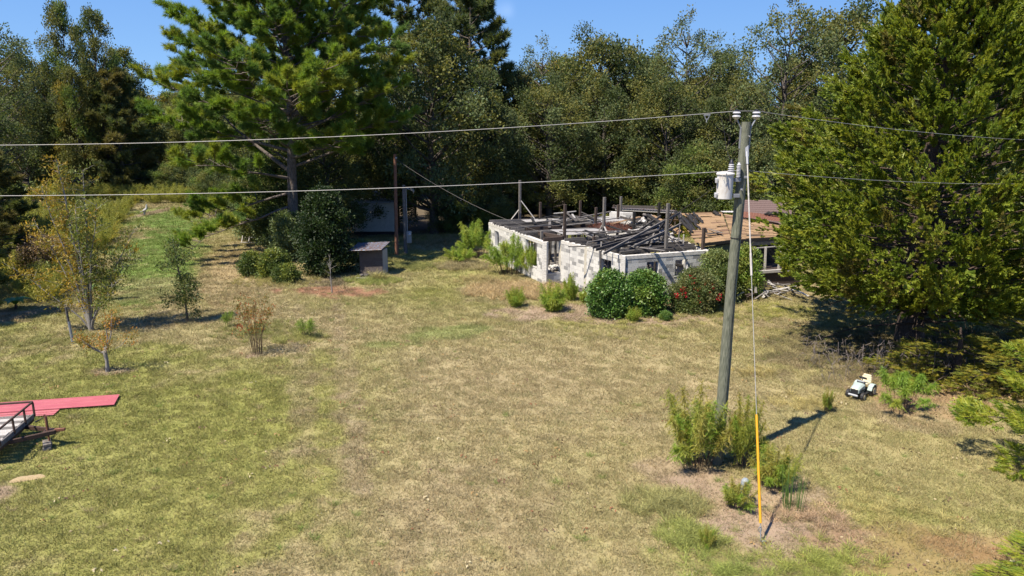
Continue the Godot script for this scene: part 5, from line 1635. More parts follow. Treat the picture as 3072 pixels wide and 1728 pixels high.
	part(pd, "casing", p1.done(), stuff([Color(0.14, 0.17, 0.19), Color(0.33, 0.38, 0.42), Color(0.46, 0.50, 0.53)], 0.04, Vector3(3, 3, 3), 0.7, 0.0, 0.0, 75))
	var p2 := MB.new()
	p2.lathe(Transform3D(), [Vector2(0.103, 0.44), Vector2(0.108, 0.45), Vector2(0.108, 0.47), Vector2(0.103, 0.48)], 18)
	part(pd, "band", p2.done(), M.galv)
	var st := thing("post_stub", "dark weathered post stub sticking out of the bush right of the pole", "post", w(6.05, 17.3))
	var s1 := MB.new()
	s1.tube(PackedVector3Array([Vector3(0, -0.1, 0), Vector3(0, 0.5, 0), Vector3(0.01, 0.85, 0)]), PackedFloat32Array([0.085, 0.08, 0.07]), 12)
	part(st, "shaft", s1.done(), M.dark_wood)
	# the two poles beside the track
	var bp := thing("brown_pole", "slim reddish brown pole left of the meter pole, behind the block well house", "pole", w(-7.92, 48.1))
	var b1 := MB.new()
	b1.tube(PackedVector3Array([Vector3(0, 0, 0), Vector3(0.06, 3.4, 0), Vector3(0.12, 6.85, 0)]), PackedFloat32Array([0.13, 0.115, 0.095]), 12)
	part(bp, "shaft", b1.done(), M.brown_pole)
	var b2 := MB.new()
	b2.box(Transform3D(Basis(), Vector3(0.2, 6.6, 0.05)), Vector3(0.12, 0.1, 0.08), 0.01)
	part(bp, "bracket", b2.done(), M.galv)
	var mp := thing("meter_pole", "grey meter pole with a conduit and meter box beside the track", "pole", w(-7.4, 48.8))
	var m1 := MB.new()
	m1.tube(PackedVector3Array([Vector3(0, 0, 0), Vector3(0, 4.75, 0)]), PackedFloat32Array([0.13, 0.105]), 12)
	part(mp, "shaft", m1.done(), M.grey_wood)
	var m2 := MB.new()
	m2.rod(Vector3(0.17, 1.5, 0.06), Vector3(0.16, 4.45, 0.06), 0.03)
	m2.tube(PackedVector3Array([Vector3(0.16, 4.45, 0.06), Vector3(0.2, 4.58, 0.08), Vector3(0.3, 4.5, 0.1)]), PackedFloat32Array([0.035, 0.05, 0.04]), 8)
	part(mp, "conduit", m2.done(), M.galv)
	for k in 3:
		var m3 := MB.new()
		m3.tube(PackedVector3Array([Vector3(0.28, 4.5, 0.1), Vector3(0.5, 4.62 - k * 0.1, 0.1), Vector3(0.72, 4.4 - k * 0.06, 0.1), Vector3(0.66, 4.18, 0.1)]), PackedFloat32Array([0.014, 0.014, 0.014, 0.01]), 5)
		part(mp, "wire_tail", m3.done(), M.wire)
	var m4 := MB.new()
	m4.box(Transform3D(Basis(), Vector3(0.28, 1.18, 0.1)), Vector3(0.34, 0.82, 0.2), 0.015)
	var mbx := part(mp, "meter_box", m4.done(), M.galv)
	var m5 := MB.new()
	m5.lathe(Transform3D(Basis(Vector3.RIGHT, PI / 2), Vector3(0.34, 1.38, 0.2)), [Vector2(0.09, 0), Vector2(0.09, 0.08), Vector2(0.06, 0.12), Vector2(0, 0.13)], 16)
	part(mbx, "meter", m5.done(), M.porcelain)

# ---------------------------------------------------------------- left side of the yard
func left_yard() -> void:
	rnd.seed = 400
	# several-stemmed tree turning yellow
	var y1 := Color(0.21, 0.175, 0.026)
	var y2 := Color(0.25, 0.175, 0.024)
	var y3 := Color(0.115, 0.135, 0.03)
	var sets := [cols("drop", y1, 0.3, 0.15), cols("drop", y2, 0.3, 0.15), cols("drop", y3, 0.3, 0.15), cols("drop", y3, 0.3, 0.15)]
	var t := thing("yellowing_yard_tree", "several stemmed yard tree with thin yellow and green leaves on the left", "tree", w(-18.4, 29.85))
	var leaves := LB.new()
	var tips := [[-0.35, 7.4, 0.1, 0.11], [0.3, 6.9, -0.5, 0.10], [-1.1, 6.3, 0.3, 0.07], [1.2, 5.6, 0.4, 0.06], [-1.9, 4.6, -0.3, 0.05], [2.3, 4.4, -0.2, 0.05], [-2.6, 2.9, 0.5, 0.045], [1.8, 2.4, 0.6, 0.035], [0.6, 5.6, 0.9, 0.06], [-0.8, 5.2, -1.0, 0.06], [2.0, 3.4, -0.6, 0.03]]
	for q in tips:
		var mb := MB.new()
		var top := Vector3(q[0], q[1], q[2])
		var pts := PackedVector3Array()
		var rad := PackedFloat32Array()
		for k in 6:
			var f := k / 5.0
			pts.append(Vector3(q[0] * pow(f, 1.25), q[1] * f, q[2] * f) + Vector3(j(-0.05, 0.05), 0, j(-0.05, 0.05)) * float(k > 0))
			rad.append(maxf(0.008, q[3] * (1.0 - 0.9 * f)))
		mb.tube(pts, rad, 7)
		var n := int(13 + q[1] * 2.4)
		for k in n:
			var g := lerpf(0.30, 1.0, (k + rnd.randf()) / n)
			var ip := g * 5.0
			var p := pts[mini(int(ip), 5)].lerp(pts[mini(int(ip) + 1, 5)], ip - int(ip))
			var d := Vector3(j(-1, 1), j(0.0, 0.7), j(-1, 1)).normalized()
			var e := p + d * j(0.4, 1.1) * (1.25 - 0.55 * g)
			mb.tube(PackedVector3Array([p, e]), PackedFloat32Array([0.012, 0.004]), 4, false)
			var side := -1.0 if e.x < -0.2 else 1.0
			var s: Array = sets[(rnd.randi() % 2) if (side < 0 and rnd.randf() < 0.75) or (e.y < 4.0 and e.x < 0.4 and rnd.randf() < 0.6) or rnd.randf() < 0.2 else 2 + rnd.randi() % 2]
			for m in 5: spray(leaves, "drop", p.lerp(e, j(0.25, 1.1)) + ball() * 0.18, Vector3(j(-0.5, 0.5), -0.4, j(-0.5, 0.5)), j(0.75, 1.15), s)
		part(t, "trunk", mb.done(), M.pale_bark)
	part(t, "crown", leaves.done(), M.leaf)
	# small crooked tree in front
	var s2 := thing("small_crooked_tree", "small lichen grey crooked tree with yellow sprigs, nearest young tree on the left", "tree", w(-14.75, 24.56))
	var mb2 := MB.new()
	var lv2 := LB.new()
	mb2.tube(PackedVector3Array([Vector3(0, 0, 0), Vector3(0.03, 0.4, 0), Vector3(0.0, 0.72, 0)]), PackedFloat32Array([0.075, 0.06, 0.07]), 8)
	for q in [[-0.75, 1.2, 0.1, 0.05], [-0.35, 1.35, -0.3, 0.04], [0.2, 1.25, 0.15, 0.05], [0.45, 2.3, 0.0, 0.03], [0.1, 2.0, -0.1, 0.03], [-0.9, 1.45, 0.2, 0.02], [1.1, 1.5, 0.1, 0.012]]:
		var top := Vector3(q[0], q[1], q[2])
		var mid := Vector3(0, 0.7, 0).lerp(top, 0.5) + Vector3(0.08, -0.1, 0)
		mb2.tube(PackedVector3Array([Vector3(0, 0.7, 0), mid, top]), PackedFloat32Array([q[3], q[3] * 0.7, 0.008]), 6)
		for k in 15:
			var f := j(0.5, 1.05)
			if q[0] > 1.0 and k > 9: break
			spray(lv2, "small", mid.lerp(top, f) + ball() * Vector3(0.3, 0.2, 0.3), Vector3.UP, j(0.6, 1.0), cols("small", [Color(0.24, 0.15, 0.02), Color(0.30, 0.14, 0.02), Color(0.14, 0.13, 0.025)][rnd.randi() % 3]) if k % 6 == 0 else sets2(k))
	part(s2, "trunk", mb2.done(), M.pale_bark)
	part(s2, "crown", lv2.done(), M.leaf)
	# sapling with a dark tuft low on its stem
	var sp := thing("young_oak", "slim young oak sapling standing on the lawn before the grassy lane", "tree", w(-14.77, 31.2))
	var m3 := MB.new()
	var l3 := LB.new()
	m3.tube(PackedVector3Array([Vector3(0, 0, 0), Vector3(-0.02, 1.4, 0), Vector3(-0.2, 2.6, 0), Vector3(-0.3, 3.75, 0)]), PackedFloat32Array([0.05, 0.04, 0.025, 0.008]), 7)
	var gs := [cols("small", Color(0.07, 0.10, 0.028)), cols("small", Color(0.05, 0.08, 0.024)), cols("small", Color(0.11, 0.115, 0.035))]
	for q in [[0.05, 1.15, 0.55, 70], [0.15, 1.75, 0.5, 60], [-0.02, 2.1, 0.3, 22], [-0.2, 2.85, 0.45, 34], [-0.3, 3.3, 0.35, 24], [-0.32, 3.7, 0.2, 10], [-0.75, 2.6, 0.3, 8], [0.45, 3.1, 0.3, 10], [-0.65, 0.95, 0.3, 10], [-0.9, 1.3, 0.2, 6], [0.3, 0.45, 0.35, 14]]:
		for k in q[3]:
			spray(l3, "small", Vector3(q[0], q[1], 0) + ball() * Vector3(q[2], q[2] * 0.5, q[2]), Vector3.UP + ball(), j(0.8, 1.3), gs[k % 3])
		m3.tube(PackedVector3Array([Vector3(-0.05, q[1] - 0.25, 0), Vector3(q[0], q[1], 0)]), PackedFloat32Array([0.015, 0.006]), 4, false)
	part(sp, "trunk", m3.done(), M.bark)
	part(sp, "crown", l3.done(), M.leaf)
	# orange shrub
	var os := thing("orange_shrub", "vase shaped shrub with bare stems and orange red leaves at its tips", "bush", w(-10.0, 26.6))
	var m4 := MB.new()
	var l4 := LB.new()
	var oc := [cols("drop", Color(0.24, 0.07, 0.022), 0.4, 0.1), cols("drop", Color(0.17, 0.11, 0.03), 0.3, 0.1), cols("drop", Color(0.12, 0.115, 0.028), 0.3, 0.1), cols("drop", Color(0.24, 0.12, 0.025), 0.3, 0.1)]
	for i in 34:
		var an := i * 2.39996
		var f := sqrt((i + 0.5) / 34.0)
		var d := Vector3(cos(an), 0, sin(an))
		var top := d * f * 0.85 + Vector3(0, j(1.7, 2.45) - 0.5 * f * rnd.randf(), 0)
		if i % 5 == 0: top.y *= 0.6
		var mid := d * f * 0.3 + Vector3(0, top.y * 0.45, 0)
		m4.tube(PackedVector3Array([d * f * 0.22, mid, top]), PackedFloat32Array([0.0065, 0.006, 0.003]), 5, false)
		for k in 4: spray(l4, "drop", mid.lerp(top, j(0.55, 1.05)) + ball() * 0.1, Vector3(0, -0.6, 0) + ball() * 0.5, j(0.55, 0.85), oc[rnd.randi() % 4])
	part(os, "stems", m4.done(), M.stem)
	part(os, "leaves", l4.done(), M.leaf)
	# pine seedling and weeds beside it
	plant(fennel(411, 1.4, 0.5, 5, [Color(0.16, 0.22, 0.04), Color(0.13, 0.2, 0.035)], 0.3), "feathery_seedling", "light green feathery seedling right of the orange shrub", w(-8.6, 28.8), "weed")
	again(get_node("feathery_seedling"), "thin feathery seedling in the tree shadow left of the orange shrub", w(-12.6, 30.4), 1.0, Vector3(0.6, 0.85, 0.6))
	# bare sapling by the well house
	var bs := thing("bare_sapling", "thin nearly leafless sapling on the red straw before the dark magnolia", "tree", w(-9.6, 36.9))
	var m5 := MB.new()
	m5.tube(PackedVector3Array([Vector3(0, 0, 0), Vector3(-0.04, 0.8, 0), Vector3(0.0, 1.6, 0), Vector3(-0.05, 2.1, 0)]), PackedFloat32Array([0.035, 0.026, 0.014, 0.005]), 6)
	for i in 26:
		var y := j(0.5, 2.0)
		var d := Vector3(j(-1, 1), j(0.4, 1.2), j(-1, 1)).normalized()
		m5.tube(PackedVector3Array([Vector3(-0.02, y, 0), Vector3(-0.02, y, 0) + d * j(0.2, 0.6)]), PackedFloat32Array([0.011, 0.004]), 4, false)
	part(bs, "stem", m5.done(), M.pale_bark)
	var l5 := LB.new()
	for i in 14: spray(l5, "small", Vector3(j(-0.4, 0.4), j(0.9, 2.0), j(-0.4, 0.4)), Vector3.UP, 0.5, gs[2])
	part(bs, "leaves", l5.done(), M.leaf)
	# banana plants
	for q in [[-21.0, 35.4, 1.5, 4, "banana plant with two raised broad leaves behind the yellowing yard tree"], [-24.1, 33.4, 0.5, 7, "low broad leaved banana plant near the left edge, on bare soil"]]:
		var b := thing("banana_plant", q[4], "plant", w(q[0], q[1]))
		var st := MB.new()
		st.tube(PackedVector3Array([Vector3.ZERO, Vector3(0.03, q[2] * 0.55, 0)]), PackedFloat32Array([0.07, 0.045]), 8)
		part(b, "stem", st.done(), M.stem)
		for k in q[3]:
			var an: float = TAU * k / q[3] + 0.5
			var d := Vector3(cos(an), 0, sin(an))
			if q[3] == 4: d = [Vector3(0.9, 0.35, 0.2), Vector3(-0.9, 0.05, 0.3), Vector3(0.75, -0.15, 0.5), Vector3(-0.3, -0.4, 0.8)][k].normalized()
			var lb := LB.new()
			var root := Vector3(0.03, q[2] * 0.5, 0)
			var ln: float = 0.75 if q[3] == 7 else 1.15 if k < 2 else 0.7
			var sd := Vector3(-d.z, 0, d.x).normalized()
			var tt := PackedVector3Array()
			for m in 6:
				var f0 := m / 6.0
				var f1 := (m + 1) / 6.0
				var p0 := root + d * ln * f0 + Vector3(0, 0.5 * sin(f0 * 2.6) * ln * 0.7, 0)
				var p1 := root + d * ln * f1 + Vector3(0, 0.5 * sin(f1 * 2.6) * ln * 0.7, 0)
				var w0 := 0.16 * sin(PI * clampf(f0 * 1.05, 0.04, 1))
				var w1 := 0.16 * sin(PI * clampf(f1 * 1.05, 0.04, 0.995))
				for s in [-1.0, 1.0]:
					var o0: Vector3 = p0 + sd * s * w0 + Vector3(0, 0.05, 0)
					var o1: Vector3 = p1 + sd * s * w1 + Vector3(0, 0.05, 0)
					tt.append_array([p0, o0, o1, p0, o1, p1])
			var ca := PackedColorArray()
			ca.resize(tt.size())
			ca.fill(Color(0.055, 0.12, 0.022))
			lb.add(tt, Transform3D(), ca)
			part(b, "leaf", lb.done(), M.leaf_gloss)
	# stake with white sleeve
	var sk := thing("stake", "dark stake with a white pipe sleeve beside the yellowing yard tree", "stake", w(-18.1, 27.95))
	var k1 := MB.new()
	k1.rod(Vector3(0, 0.8, 0), Vector3(-0.03, 1.55, 0), 0.05, 0.045)
	part(sk, "stake_top", k1.done(), M.dark_wood)
	var k2 := MB.new()
	k2.rod(Vector3(0.05, 0, 0), Vector3(0.01, 0.95, 0), 0.055)
	part(sk, "sleeve", k2.done(), M.galv)
	# white frame, logs, small litter
	var fr := thing("metal_stand", "white metal frame lying on the grass left of the big pine's foot", "stand", w(-19.7, 53.2), 0.15)
	for q in [[Vector3(-0.8, 0.12, 0.2), Vector3(0.9, 0.08, 0.35)], [Vector3(-0.7, 0.45, -0.2), Vector3(0.9, 0.35, -0.1)], [Vector3(-0.7, 0.1, 0.2), Vector3(-0.65, 0.62, -0.2)], [Vector3(-0.2, 0.1, 0.25), Vector3(-0.15, 0.52, -0.17)], [Vector3(0.4, 0.1, 0.3), Vector3(0.42, 0.45, -0.14)], [Vector3(0.88, 0.08, 0.35), Vector3(0.92, 0.5, -0.1)]]:
		board(fr, "bar", q[0], q[1], 0.06, 0.05, M.pale_wood)
	for q in [[-16.8, 51.0, 0.4, 1.6, "bleached log lying in the grass at the foot of the big pine"], [-15.6, 49.6, -0.3, 1.1, "short grey log nearest the dark magnolia"]]:
		var lg := MB.new()
		lg.tube(PackedVector3Array([Vector3(-q[3] * 0.5, 0.1, 0), Vector3(0, 0.13, 0.04), Vector3(q[3] * 0.5, 0.1, 0)]), PackedFloat32Array([0.1, 0.09, 0.06]), 8)
		var o := tag(part(self, "fallen_log", lg.done(), M.dead_twig), q[4], "log")
		o.position = w(q[0], q[1])
		o.rotation.y = q[2]
	var jug := MB.new()
	jug.lathe(Transform3D(Basis(Vector3.BACK, 1.3), Vector3(0, 0.1, 0)), [Vector2(0, 0), Vector2(0.1, 0.0), Vector2(0.11, 0.2), Vector2(0.04, 0.28), Vector2(0.035, 0.32), Vector2(0, 0.32)], 12)
	tag(part(self, "white_jug", jug.done(), M.porcelain), "small white jug on the grass left of the magnolia thicket", "jug").position = w(-16.6, 46.0)
	var bird := thing("white_ornament", "white garden ornament at the far left end of the lawn", "ornament", w(-36.3, 70.0))
	var o1 := MB.new()
	o1.tube(PackedVector3Array([Vector3(0, 0, 0), Vector3(0.05, 0.5, 0), Vector3(0.3, 0.7, 0), Vector3(0.32, 1.1, 0)]), PackedFloat32Array([0.06, 0.16, 0.13, 0.05]), 8)
	part(bird, "body", o1.done(), M.porcelain)
	board(bird, "wing", Vector3(-0.3, 0.35, 0.1), Vector3(0.3, 0.6, 0.12), 0.25, 0.04, M.porcelain)
	# sand mound
	var sm := MB.new()
	for i in 3:
		sm.lathe(Transform3D(Basis(Vector3.UP, 0.4).scaled_local(Vector3(0.3 - 0.06 * i, 1, 0.13 - 0.02 * i)), Vector3(-0.14 + i * 0.17, 0, 0.03 - i * 0.06)), [Vector2(1, -0.01), Vector2(0.7, 0.045), Vector2(0.35, 0.08), Vector2(0, 0.09)], 16)
	tag(part(self, "sand_mound", sm.done(), M.sand), "small mound of pale yellow sand in the grass in front of the trailer", "sand mound").position = w(-12.3, 16.5)

var spare := []
func sets2(k: int) -> Array:
	if spare.is_empty(): spare = [cols("small", Color(0.24, 0.15, 0.02)), cols("small", Color(0.30, 0.14, 0.02)), cols("small", Color(0.13, 0.125, 0.025))]
	return spare[k % 3]

# ---------------------------------------------------------------- trailer and red sheets
func trailer() -> void:
	rnd.seed = 500
	for q in [[[-12.99, 22.13], [-12.69, 21.24], [-19.4, 19.9], [-19.7, 20.75], 0.08, "long red ribbed metal sheet lying on the grass behind the trailer"], [[-14.25, 21.0], [-14.15, 20.48], [-19.6, 19.35], [-19.7, 19.92], 0.055, "second red metal sheet partly under the longer one, nearer the trailer"]]:
		var a := w(q[0][0], q[0][1], q[4])
		var b := w(q[1][0], q[1][1], q[4])
		var c := w(q[2][0], q[2][1], q[4])
		var d := w(q[3][0], q[3][1], q[4])
		var mb := MB.new()
		var n := 12
		for i in n:
			var f0 := float(i) / n
			var f1 := (i + 0.7) / n
			var f2 := (i + 0.8) / n
			var f3 := (i + 0.9) / n
			var f4 := (i + 1.0) / n
			var up := Vector3(0, 0.014 if i % 4 == 1 else 0.003, 0)
			mb.quad(a.lerp(b, f0), a.lerp(b, f1), d.lerp(c, f1), d.lerp(c, f0), Vector3.UP)
			mb.quad(a.lerp(b, f1), a.lerp(b, f2) + up, d.lerp(c, f2) + up, d.lerp(c, f1), Vector3.UP)
			mb.quad(a.lerp(b, f2) + up, a.lerp(b, f3) + up, d.lerp(c, f3) + up, d.lerp(c, f2) + up, Vector3.UP)
			mb.quad(a.lerp(b, f3) + up, a.lerp(b, f4), d.lerp(c, f4), d.lerp(c, f3) + up, Vector3.UP)
		tag(part(self, "red_metal_sheet", mb.done(), M.red_metal), q[5], "metal sheet")
	# flat trailer; local +x is towards the coupler, -z away from the camera
	var t := thing("utility_trailer", "rusty flat trailer with a weathered plank deck, cut off by the left edge", "trailer", w(-13.7, 18.2), 0.19)
	var wd := 1.0
	for i in 10:
		var z := -wd + 0.1 + i * 0.2
		board(t, "deck_plank", Vector3(-3.2, 0.6 + j(-0.006, 0.006), z), Vector3(-0.02 + j(-0.02, 0.02), 0.6, z), 0.185, 0.04, [M.pale_wood, M.pale_wood, M.grey_wood][rnd.randi() % 3])
	board(t, "front_board", Vector3(0.05, 0.575, -wd), Vector3(0.05, 0.575, wd), 0.05, 0.14, M.grey_wood, Vector3.UP)
	board(t, "frame_rail", Vector3(0.02, 0.46, -wd), Vector3(0.02, 0.46, wd), 0.06, 0.1, M.rust_dark)
	for z in [-wd, wd]:
		board(t, "frame_rail", Vector3(-3.2, 0.5, z), Vector3(0.05, 0.5, z), 0.06, 0.14, M.rust_dark)
	var rail := func(a: Vector3, b: Vector3) -> void: board(t, "guard_rail", a, b, 0.05, 0.05, M.rust_dark)
	rail.call(Vector3(0.08, 1.0, -wd), Vector3(0.08, 1.0, wd))
	rail.call(Vector3(0.08, 1.002, -wd), Vector3(-3.2, 1.002, -wd))
	rail.call(Vector3(0.08, 1.002, wd), Vector3(-3.2, 1.002, wd))
	for p in [[0.08, -wd], [0.08, -0.45], [0.08, 0.2], [0.08, wd], [-1.0, -wd], [-2.1, -wd], [-1.0, wd]]:
		board(t, "rail_post", Vector3(p[0], 0.56, p[1]), Vector3(p[0], 0.98, p[1]), 0.05, 0.05, M.rust_dark, Vector3.RIGHT)
	for z in [-0.62, 0.62]:
		board(t, "tongue", Vector3(-0.2, 0.44, z), Vector3(1.02, 0.46, z * 0.06), 0.07, 0.12, M.rust_dark)
	board(t, "tongue_plate", Vector3(0.72, 0.50, 0), Vector3(1.0, 0.50, 0), 0.2, 0.03, M.rust_dark)
	board(t, "coupler", Vector3(0.98, 0.5, 0), Vector3(1.25, 0.5, 0), 0.09, 0.08, M.rust)
	board(t, "latch", Vector3(1.12, 0.55, 0), Vector3(1.14, 0.66, 0), 0.03, 0.02, M.rust_dark)
	var jk := MB.new()
	jk.rod(Vector3(0.82, 0.46, 0.02), Vector3(0.82, 0.92, 0.02), 0.038)
	jk.rod(Vector3(0.82, 0.18, 0.02), Vector3(0.82, 0.46, 0.02), 0.026)
	jk.rod(Vector3(0.82, 0.90, 0.02), Vector3(0.78, 0.97, 0.02), 0.03)
	var jack := part(t, "jack", jk.done(), M.rust)
	var jh := MB.new()
	jh.rod(Vector3(0.8, 0.92, 0.02), Vector3(0.66, 0.84, 0.05), 0.011)
	jh.rod(Vector3(0.66, 0.84, 0.05), Vector3(0.6, 0.83, 0.15), 0.022)
	part(jack, "crank", jh.done(), M.black)
	for x in [-2.0]:
		for z in [-wd - 0.14, wd + 0.14]:
			var wh := MB.new()
			wh.lathe(Transform3D(Basis(Vector3.RIGHT, PI / 2), Vector3(x, 0.33, z - 0.09)), [Vector2(0, 0.02), Vector2(0.18, 0.02), Vector2(0.2, 0), Vector2(0.31, 0.01), Vector2(0.33, 0.05), Vector2(0.33, 0.13), Vector2(0.31, 0.17), Vector2(0.2, 0.18), Vector2(0.18, 0.16), Vector2(0, 0.16)], 22)
			part(t, "wheel", wh.done(), M.rubber)
	var bk := thing("jack_block", "two stacked concrete blocks under the trailer jack", "blocks", w(-12.93, 18.28), 0.5)
	for k in 2:
		var mb := MB.new()
		mb.box(Transform3D(Basis(Vector3.UP, 0.1 * k), Vector3(0.0, 0.05 + k * 0.098, 0.0)), Vector3(0.2, 0.094, 0.4), 0.012)
		part(bk, "block", mb.done(), M.slab if k else M.grey_wood)

# ---------------------------------------------------------------- ride-on toy tractor
func toy_tractor() -> void:
	# local +x is forward
	var t := thing("toy_tractor", "faded green toy tractor with a cream seat at the edge of the cedar shade", "toy tractor", w(11.52, 22.15), -2.42)
	var body := plain(Color(0.47, 0.58, 0.56), 0.45)
	var cream := plain(Color(0.80, 0.72, 0.50), 0.5)
	var dark := plain(Color(0.03, 0.033, 0.036), 0.55)
	# hood: bevelled, lower in front
	var hd := MB.new()
	var sec := [[0.02, 0.48, 0.155], [0.1, 0.49, 0.16], [0.28, 0.465, 0.155], [0.42, 0.42, 0.145], [0.455, 0.38, 0.135]]
	var ring := func(s: Array) -> Array:
		return [Vector3(s[0], 0.25, -s[2]), Vector3(s[0], s[1] - 0.05, -s[2]), Vector3(s[0], s[1], -s[2] + 0.05), Vector3(s[0], s[1] + 0.008, 0), Vector3(s[0], s[1], s[2] - 0.05), Vector3(s[0], s[1] - 0.05, s[2]), Vector3(s[0], 0.25, s[2])]
	for i in sec.size() - 1:
		var r0: Array = ring.call(sec[i])
		var r1: Array = ring.call(sec[i + 1])
		for k in 6: hd.quad(r0[k], r0[k + 1], r1[k + 1], r1[k], (r0[k] + r0[k + 1]) * 0.5 - Vector3(sec[i][0], 0.3, 0))
	var e: Array = ring.call(sec[4])
	for k in range(1, 6): hd.tri(e[0], e[k], e[k + 1], Vector3.RIGHT)
	var hood := part(t, "hood", hd.done(), body)
	var gr := MB.new()
	gr.box(Transform3D(Basis(), Vector3(0.455, 0.285, 0)), Vector3(0.03, 0.17, 0.25), 0.008)
	for k in 5: gr.box(Transform3D(Basis(), Vector3(0.473, 0.225 + k * 0.03, 0)), Vector3(0.012, 0.012, 0.22))
	part(hood, "grille", gr.done(), dark)
	for s in [-1.0, 1.0]:
		var hl := MB.new()
		hl.box(Transform3D(Basis(), Vector3(0.465, 0.375, s * 0.06)), Vector3(0.02, 0.022, 0.06), 0.005)
		part(hood, "headlight", hl.done(), cream)
		var vent := MB.new()
		vent.bar(Vector3(0.06, 0.30, s * 0.163), Vector3(0.36, 0.30, s * 0.157), 0.01, 0.06, 0.003)
		part(hood, "side_vent", vent.done(), dark)
	var bm := MB.new()
	bm.box(Transform3D(Basis(), Vector3(0.53, 0.185, 0)), Vector3(0.06, 0.07, 0.32), 0.02)
	part(t, "bumper", bm.done(), plain(Color(0.42, 0.45, 0.48), 0.5))
	var ch := MB.new()
	ch.box(Transform3D(Basis(), Vector3(0.0, 0.19, 0)), Vector3(0.92, 0.09, 0.22), 0.02)
	ch.box(Transform3D(Basis(), Vector3(-0.02, 0.16, 0)), Vector3(0.36, 0.03, 0.46), 0.01)
	ch.box(Transform3D(Basis(), Vector3(-0.02, 0.40, 0)), Vector3(0.09, 0.24, 0.26), 0.02)
	part(t, "chassis", ch.done(), dark)
	var dash := MB.new()
	dash.box(Transform3D(Basis(Vector3.BACK, 0.35), Vector3(0.0, 0.525, 0)), Vector3(0.14, 0.05, 0.24), 0.015)
	part(t, "dashboard", dash.done(), plain(Color(0.34, 0.37, 0.40), 0.5))
	var sw := MB.new()
	var c0 := Vector3(-0.12, 0.62, 0)
	var bs := Basis(Vector3.BACK, 0.55)
	for k in 16:
		var a0 := TAU * k / 16
		var a1 := TAU * (k + 1) / 16
		sw.rod(c0 + bs * Vector3(cos(a0) * 0.12, 0, sin(a0) * 0.12), c0 + bs * Vector3(cos(a1) * 0.12, 0, sin(a1) * 0.12), 0.014, -1, 6)
	sw.bar(c0 + bs * Vector3(0, 0, -0.12), c0 + bs * Vector3(0, 0, 0.12), 0.05, 0.015)
	sw.rod(c0, Vector3(-0.02, 0.5, 0), 0.018)
	part(t, "steering_wheel", sw.done(), dark)
	# seat: base and curved back
	var st := MB.new()
	st.box(Transform3D(Basis(Vector3.BACK, 0.08), Vector3(-0.28, 0.41, 0)), Vector3(0.27, 0.08, 0.31), 0.03)
	for k in 4:
		var f := k / 3.0
		st.box(Transform3D(Basis(Vector3.BACK, 0.22 + 0.05 * k), Vector3(-0.405 - 0.02 * k, 0.44 + k * 0.062, 0)), Vector3(0.06, 0.075, 0.33 - 0.07 * f * f), 0.02)
	part(t, "seat", st.done(), cream)
	for s in [-1.0, 1.0]:
		var fd := MB.new()
		for k in 5:
			var a := lerpf(0.15, 2.7, k / 4.0)
			var a2 := lerpf(0.15, 2.7, (k + 1) / 4.0)
			if k == 4: break
			fd.bar(Vector3(-0.36 + cos(a) * 0.215, 0.19 + sin(a) * 0.215, s * 0.235), Vector3(-0.36 + cos(a2) * 0.215, 0.19 + sin(a2) * 0.215, s * 0.235), 0.15, 0.03, 0.008)
		fd.box(Transform3D(Basis(), Vector3(-0.36, 0.3, s * 0.165)), Vector3(0.34, 0.16, 0.02), 0.008)
		part(t, "fender", fd.done(), body)
		for q in [[-0.36, 0.19, 0.25, 0.14], [0.31, 0.135, 0.235, 0.11]]:
			var tw: float = q[3]
			var r: float = q[1]
			var ty := MB.new()
			ty.lathe(Transform3D(Basis(Vector3.RIGHT, PI / 2), Vector3(q[0], r, s * q[2] - tw * 0.5)), [Vector2(r * 0.55, 0.0), Vector2(r * 0.88, 0.0), Vector2(r, tw * 0.18), Vector2(r, tw * 0.82), Vector2(r * 0.88, tw), Vector2(r * 0.55, tw), Vector2(0, tw * 0.9)], 20)
			for k in 12:
				var a := TAU * k / 12
				ty.box(Transform3D(Basis(Vector3.BACK, a), Vector3(q[0] + cos(a) * r, r + sin(a) * r, s * q[2])), Vector3(0.014, 0.03, tw * 0.8), 0.003)
			var wl := part(t, "wheel", ty.done(), M.rubber)
			var rim := MB.new()
			rim.lathe(Transform3D(Basis(Vector3.RIGHT, s * PI / 2), Vector3(q[0], r, s * (q[2] + tw * 0.5 - 0.012))), [Vector2(r * 0.6, 0.0), Vector2(r * 0.6, 0.018), Vector2(r * 0.5, 0.018), Vector2(r * 0.42, 0.002), Vector2(r * 0.15, 0.004), Vector2(r * 0.12, 0.02), Vector2(0, 0.02)], 18)
			part(wl, "rim", rim.done(), cream)

